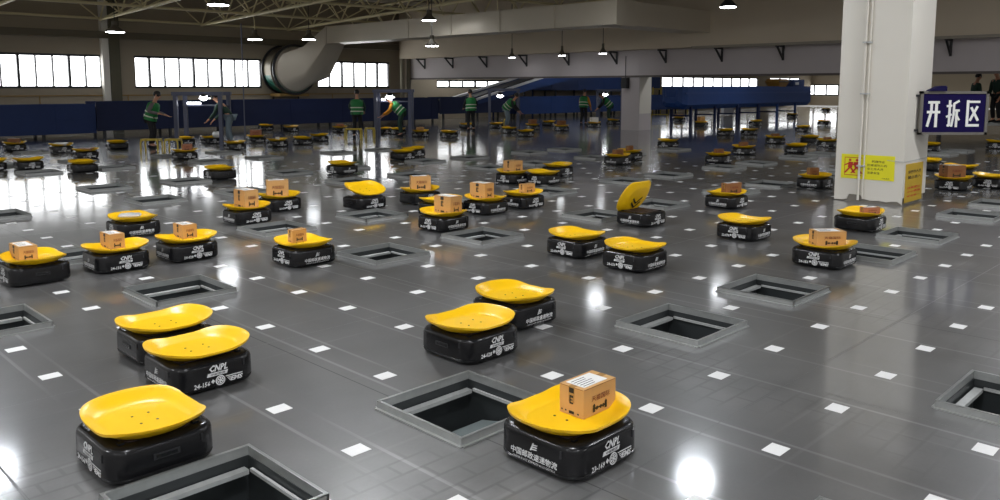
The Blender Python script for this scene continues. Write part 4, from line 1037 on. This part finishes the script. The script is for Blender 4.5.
def person(loc, face, label, lean=.1, hands=((-.22, .1, .72), (.22, .1, .72)), top=cloth_dark, legs=cloth_dark, vested=True, head_tilt=0., hgt=1.50, step=0., cap=None, knee=0.):
    s = hgt/1.62
    t = thing('person', label, 'person', loc, face-PI/2)  # local +y is where the person looks
    cl, sl = math.cos(lean), math.sin(lean)
    pel = Vector((0, -.05*sl, .86-.1*knee))
    def T(lat, up, fw=0.): return pel+Vector((lat, up*sl+fw*cl, up*cl-fw*sl))     # trunk coordinates
    chest = T(0, .36); neck = T(0, .50); hd_l = lean*.55+head_tilt
    hb = neck+Vector((0, .05*math.sin(hd_l)+.01, .05)); hc = neck+Vector((0, .13*math.sin(hd_l)+.03, .14*math.cos(hd_l)+.02))
    hdir = Vector((0, math.sin(hd_l), math.cos(hd_l))); hf = Vector((0, math.cos(hd_l), -math.sin(hd_l)))
    V, E, Rr = [], [], []
    def add(p, r, par=None):
        V.append(Vector(p)*s); Rr.append((r[0]*s, r[1]*s) if isinstance(r, tuple) else r*s)
        if par is not None: E.append((par, len(V)-1))
        return len(V)-1
    a = add(pel, (.135, .10)); b = add(T(0, .18), (.12, .085), a); c = add(chest, (.145, .10), b); d = add(T(0, .46), (.075, .065), c)
    e = add(neck+hdir*.03, .05, d); f1 = add(hc-hdir*.06+hf*.01, (.062, .072), e); f2 = add(hc+hdir*.01, (.076, .09), f1); f3 = add(hc+hdir*.09, (.055, .065), f2)
    add(hc+hf*.105-hdir*.015, .014, f2)
    sh, arms, legsP = [], [], []
    for k, sg in ((0, -1), (1, 1)):
        S_ = T(sg*.17, .42); hx, hy, hz = hands[k]; Hn = Vector((hx, hy, hz)); dv = Hn-S_
        L = dv.length; Lm = .54
        if L > Lm: Hn = S_+dv*(Lm/L); dv = Hn-S_; L = Lm
        mid_ = (S_+Hn)/2; bend = math.sqrt(max(0, (.285)**2-(L/2)**2)); El = mid_+Vector((sg*.45, -.75, -.3)).normalized()*bend
        i1 = add(S_, .055, c); i2 = add(El, .042, i1); i3 = add(Hn, .030, i2)
        hd_ = (Hn-El).normalized(); latv = Vector((sg, 0, 0)); latv = (latv-hd_*latv.dot(hd_)).normalized(); nn_ = hd_.cross(latv)
        pm = add(Hn+hd_*.06, (.036, .018), i3)
        for q, (o1, ln) in enumerate(((-.027, .062), (-.009, .074), (.009, .070), (.027, .055))):
            f_1 = add(Hn+hd_*(.10)+latv*o1, .0085, pm); f_2 = add(Hn+hd_*(.10+ln*.6)+latv*o1+nn_*.010, .008, f_1); add(Hn+hd_*(.10+ln)+latv*o1+nn_*.028, .007, f_2)
        t1 = add(Hn+hd_*.045-latv*.042, .010, i3); add(Hn+hd_*.085-latv*.055+nn_*.012, .008, t1)
        arms.append((S_, El, Hn))
        hp = pel+Vector((sg*.09, 0, -.03)); kn = Vector((sg*.10, .05+.18*knee+sg*step*.5, .46-.05*knee)); an = Vector((sg*.11, -.02+sg*step, .09))
        j1 = add(hp, .085, a); j2 = add(kn, .055, j1); j3 = add(an, .04, j2); add(an+Vector((0, .13, -.055)), .032, j3)
        legsP.append((hp, kn, an))
    skinmesh('body', V, E, Rr, skin, t)
    # trousers, shirt (with sleeves)
    V2, E2, R2_ = [], [], []
    V, E, Rr = V2, E2, R2_
    def add2(p, r, par=None):
        V2.append(Vector(p)*s); R2_.append((r[0]*s, r[1]*s) if isinstance(r, tuple) else r*s)
        if par is not None: E2.append((par, len(V2)-1))
        return len(V2)-1
    a = add2(pel+UP*.03, (.155, .12))
    for hp, kn, an in legsP:
        j1 = add2(hp-UP*.02, .10, a); j2 = add2(kn, .075, j1); add2(an+UP*.02, .062, j2)
    skinmesh('trousers', V2, E2, R2_, legs, t)
    V2, E2, R2_ = [], [], []
    a = add2(T(0, -.07), (.165, .125)); b = add2(T(0, .2), (.145, .11), a); c = add2(chest, (.165, .12), b); add2(T(0, .455), (.085, .075), c)
    for S_, El, Hn in arms:
        i1 = add2(S_, .07, c); i2 = add2(El, .056, i1); add2(El+(Hn-El)*.88, .044, i2)
    skinmesh('jacket', V2, E2, R2_, top, t)
    if vested:
        mb = MB(); lv = (1, 0, 0)
        hts = (-.06, .02, .12, .22, .32, .40, .46); ra = [(x*BULK, y*BULK) for x, y in ((.195,.16),(.19,.155),(.18,.148),(.185,.15),(.195,.152),(.185,.14),(.10,.09))]
        mb.tube([T(0, h)*s for h in hts], [(x*s, y*s) for x, y in ra], 20, lat=lv); vo = mb.build('vest', vest, t, True, 60)
        for h in (.03, .155):
            mb = MB(); mb.tube([T(0, h)*s, T(0, h+.035)*s], [(.197*s*BULK, .163*s*BULK), (.195*s*BULK, .161*s*BULK)], 20, lat=lv, cap=False); mb.build('reflective_band', stripe, vo, True)
    mb = MB(); rs = []
    for q, r in ((-.02, (.080, .092)), (.03, (.090, .104)), (.075, (.082, .096)), (.115, (.055, .066)), (.135, (.02, .025))): rs.append((hc+hdir*q-hf*(.014 if q < .05 else .006), r))
    mb.tube([p*s for p, r in rs], [(r[0]*s, r[1]*s) for p, r in rs], 18, lat=(1, 0, 0))
    if cap: mb.tube([(hc+hdir*.05+hf*.06)*s, (hc+hdir*.04+hf*.15)*s], [(.07*s, .012*s), (.05*s, .008*s)], 10, lat=(1, 0, 0))
    mb.build('cap' if cap else 'hair', cap or hairm, t, True, 60)
    mb = MB()
    for sg in (-1, 1): mb.tube([(hc+hf*.086+Vector((sg*.03, 0, 0))+hdir*.012)*s, (hc+hf*.094+Vector((sg*.03, 0, 0))+hdir*.012)*s], .008*s, 8)
    mb.build('eyes', hairm, t)
    mb = MB(); mb.bar((hc+hf*.086-hdir*.052+Vector((-.022, 0, 0)))*s, (hc+hf*.086-hdir*.052+Vector((.022, 0, 0)))*s, .012*s, .008*s); mb.build('mouth', red_ink, t)
    for sg in (-1, 1):
        mb = MB(); mb.tube([(hc+Vector((sg*.078, 0, 0))-hdir*.03)*s, (hc+Vector((sg*.09, -.005, 0)))*s, (hc+Vector((sg*.082, -.005, 0))+hdir*.03)*s], [.01*s, .02*s, .01*s], 8); mb.build('ear', skin, t, True)
    for hp, kn, an in legsP:
        mb = MB(); mb.tube([(an+Vector((0, -.07, -.045)))*s, (an+Vector((0, -.02, -.035)))*s, (an+Vector((0, .08, -.05)))*s, (an+Vector((0, .16, -.062)))*s], [(.04*s, .035*s), (.05*s, .052*s), (.05*s, .036*s), (.03*s, .022*s)], 12, lat=(1, 0, 0)); mb.build('shoe', cloth_dark, t, True)
    return t
RIGHT, LEFT, AWAY, NEAR = 0., PI, PI/2, -PI/2
person(G(152.5, 148), RIGHT+.1, 'person in green reflective vest and dark trousers standing at left facing the workstation', .30, ((-.22, .36, .92), (.2, .30, .98)), cloth_grey, cloth_dark, True, .1)
person(G(230, 144.5), LEFT-.1, 'person in dark clothes bending forward inside the left workstation frame', .75, ((-.15, .62, .62), (.15, .58, .62)), cloth_green, jeans, False, .0, 1.55, .1)
person(G(357.5, 138), AWAY, 'person in green reflective vest seen from behind by the conveyor', .05, ((-.2, .3, .9), (.2, .3, .9)), cloth_green, cloth_dark)
person(G(401, 136.5), LEFT, 'person with orange sleeves and green vest bending at the second workstation', .85, ((-.15, .75, .62), (.15, .7, .62)), cloth_orange, cloth_green, True, .1)
person(G(471, 131), AWAY+.4, 'person in dark green vest before the inclined conveyor', .1, ((-.2, .3, .9), (.2, .3, .9)), cloth_dark, cloth_dark)
person(G(507, 128), RIGHT-.3, 'person in green vest and pale jeans stooping at the inclined conveyor foot', .8, ((-.15, .6, .6), (.15, .6, .6)), cloth_dark, jeans)
person(G(583.5, 125), AWAY-.5, 'person in green vest with one orange sleeve left of the lilac pillar', .15, ((-.2, .3, .75), (.3, .1, .8)), cloth_orange, cloth_dark)
person(G(609, 123.5), LEFT, 'person in green vest stooping at the workstation next to the lilac pillar', .8, ((-.15, .6, .65), (.15, .6, .65)), cloth_dark, cloth_green)
# raised walkway behind the sign with two people
wk = atY(975, 122, 27.); t = thing('walkway_platform', 'low grey walkway platform behind the blue sign', 'platform', (wk.x, 27., 0))
mb = MB(); mb.box((-1.6, -.7, .36), (3.5, 1.4, .44)); mb.build('deck', steel_dull, t)
for x, y in ((-1.5, -.6), (3.4, -.6), (-1.5, 1.3), (3.4, 1.3)): mb = MB(); mb.box((x-.05, y-.05, 0), (x+.05, y+.05, .36)); mb.build('leg', darkm, t)
pp = atY(974, 100, 27.2); person((pp.x, 27.2, .44), RIGHT, 'person with dark hair and dark green jacket seen above the blue sign', .12, ((-.2, .25, .8), (.2, .25, .8)), cloth_green, cloth_dark, False, .1, 1.60)
pp = atY(997, 100, 26.9); person((pp.x, 26.9, .44), LEFT+.3, 'person in dark green coat with fair hair at the right edge of the picture', .08, ((-.2, .15, .6), (.2, .2, .6)), cloth_green, cloth_dark, False, .1, 1.74, cap=mat('hair_tan', (.42, .24, .08), .6))

# ---------------------------------------------------------------- camera, world, view
cd = bpy.data.cameras.new('camera'); cam = bpy.data.objects.new('camera', cd); C.objects.link(cam)
cd.sensor_width = 36; cd.sensor_fit = 'HORIZONTAL'; cd.lens = F*36/1000; cd.shift_y = (CY-250)/1000; cd.clip_end = 400
cam.location = (0, 0, H); cam.rotation_euler = (PI/2-TH, 0, -YAW)
sc = bpy.context.scene; sc.camera = cam
w = bpy.data.worlds.new('world'); sc.world = w; w.use_nodes = True
bg = w.node_tree.nodes['Background']; bg.inputs[0].default_value = (1., .98, .95, 1); bg.inputs[1].default_value = .40
sc.view_settings.view_transform = 'Standard'; sc.view_settings.look = 'None'; sc.view_settings.gamma = 1; sc.view_settings.exposure = 0.14
sc.view_settings.use_curve_mapping = False

# ---------------------------------------------------------------- say which marker is which, by rows that one can count in the picture
bpy.context.view_layer.update(); dg = bpy.context.evaluated_depsgraph_get()
ordn = ['first', 'second', 'third', 'fourth', 'fifth', 'sixth', 'seventh', 'eighth', 'ninth', 'tenth', 'eleventh', 'twelfth', 'thirteenth', 'fourteenth', 'fifteenth', 'sixteenth']
rows = {}
for o, y, p in mk_objs: rows.setdefault(round(y, 1), []).append((p.x, o, p))
vis_rows = []
for y in sorted(rows):
    lst = []
    for x, o, p in sorted(rows[y], key=lambda q: q[0]):
        px, py, zc = PJ(p)
        if not (0 < px < 1000 and py < 498): continue
        org = Vector((0, 0, H)); dv = (p+Vector((0, 0, .0016))-org)
        hit = sc.ray_cast(dg, org, dv.normalized(), distance=dv.length+.3)
        if hit[0] and hit[4] and hit[4].name.startswith('floor_marker'): lst.append(o)
    if lst: vis_rows.append(lst)
for r, lst in enumerate(vis_rows[:9]):
    for k, o in enumerate(lst):
        o['label'] = 'white square floor marker, %s from the left in the %s row from the front' % (ordn[k], ordn[r])
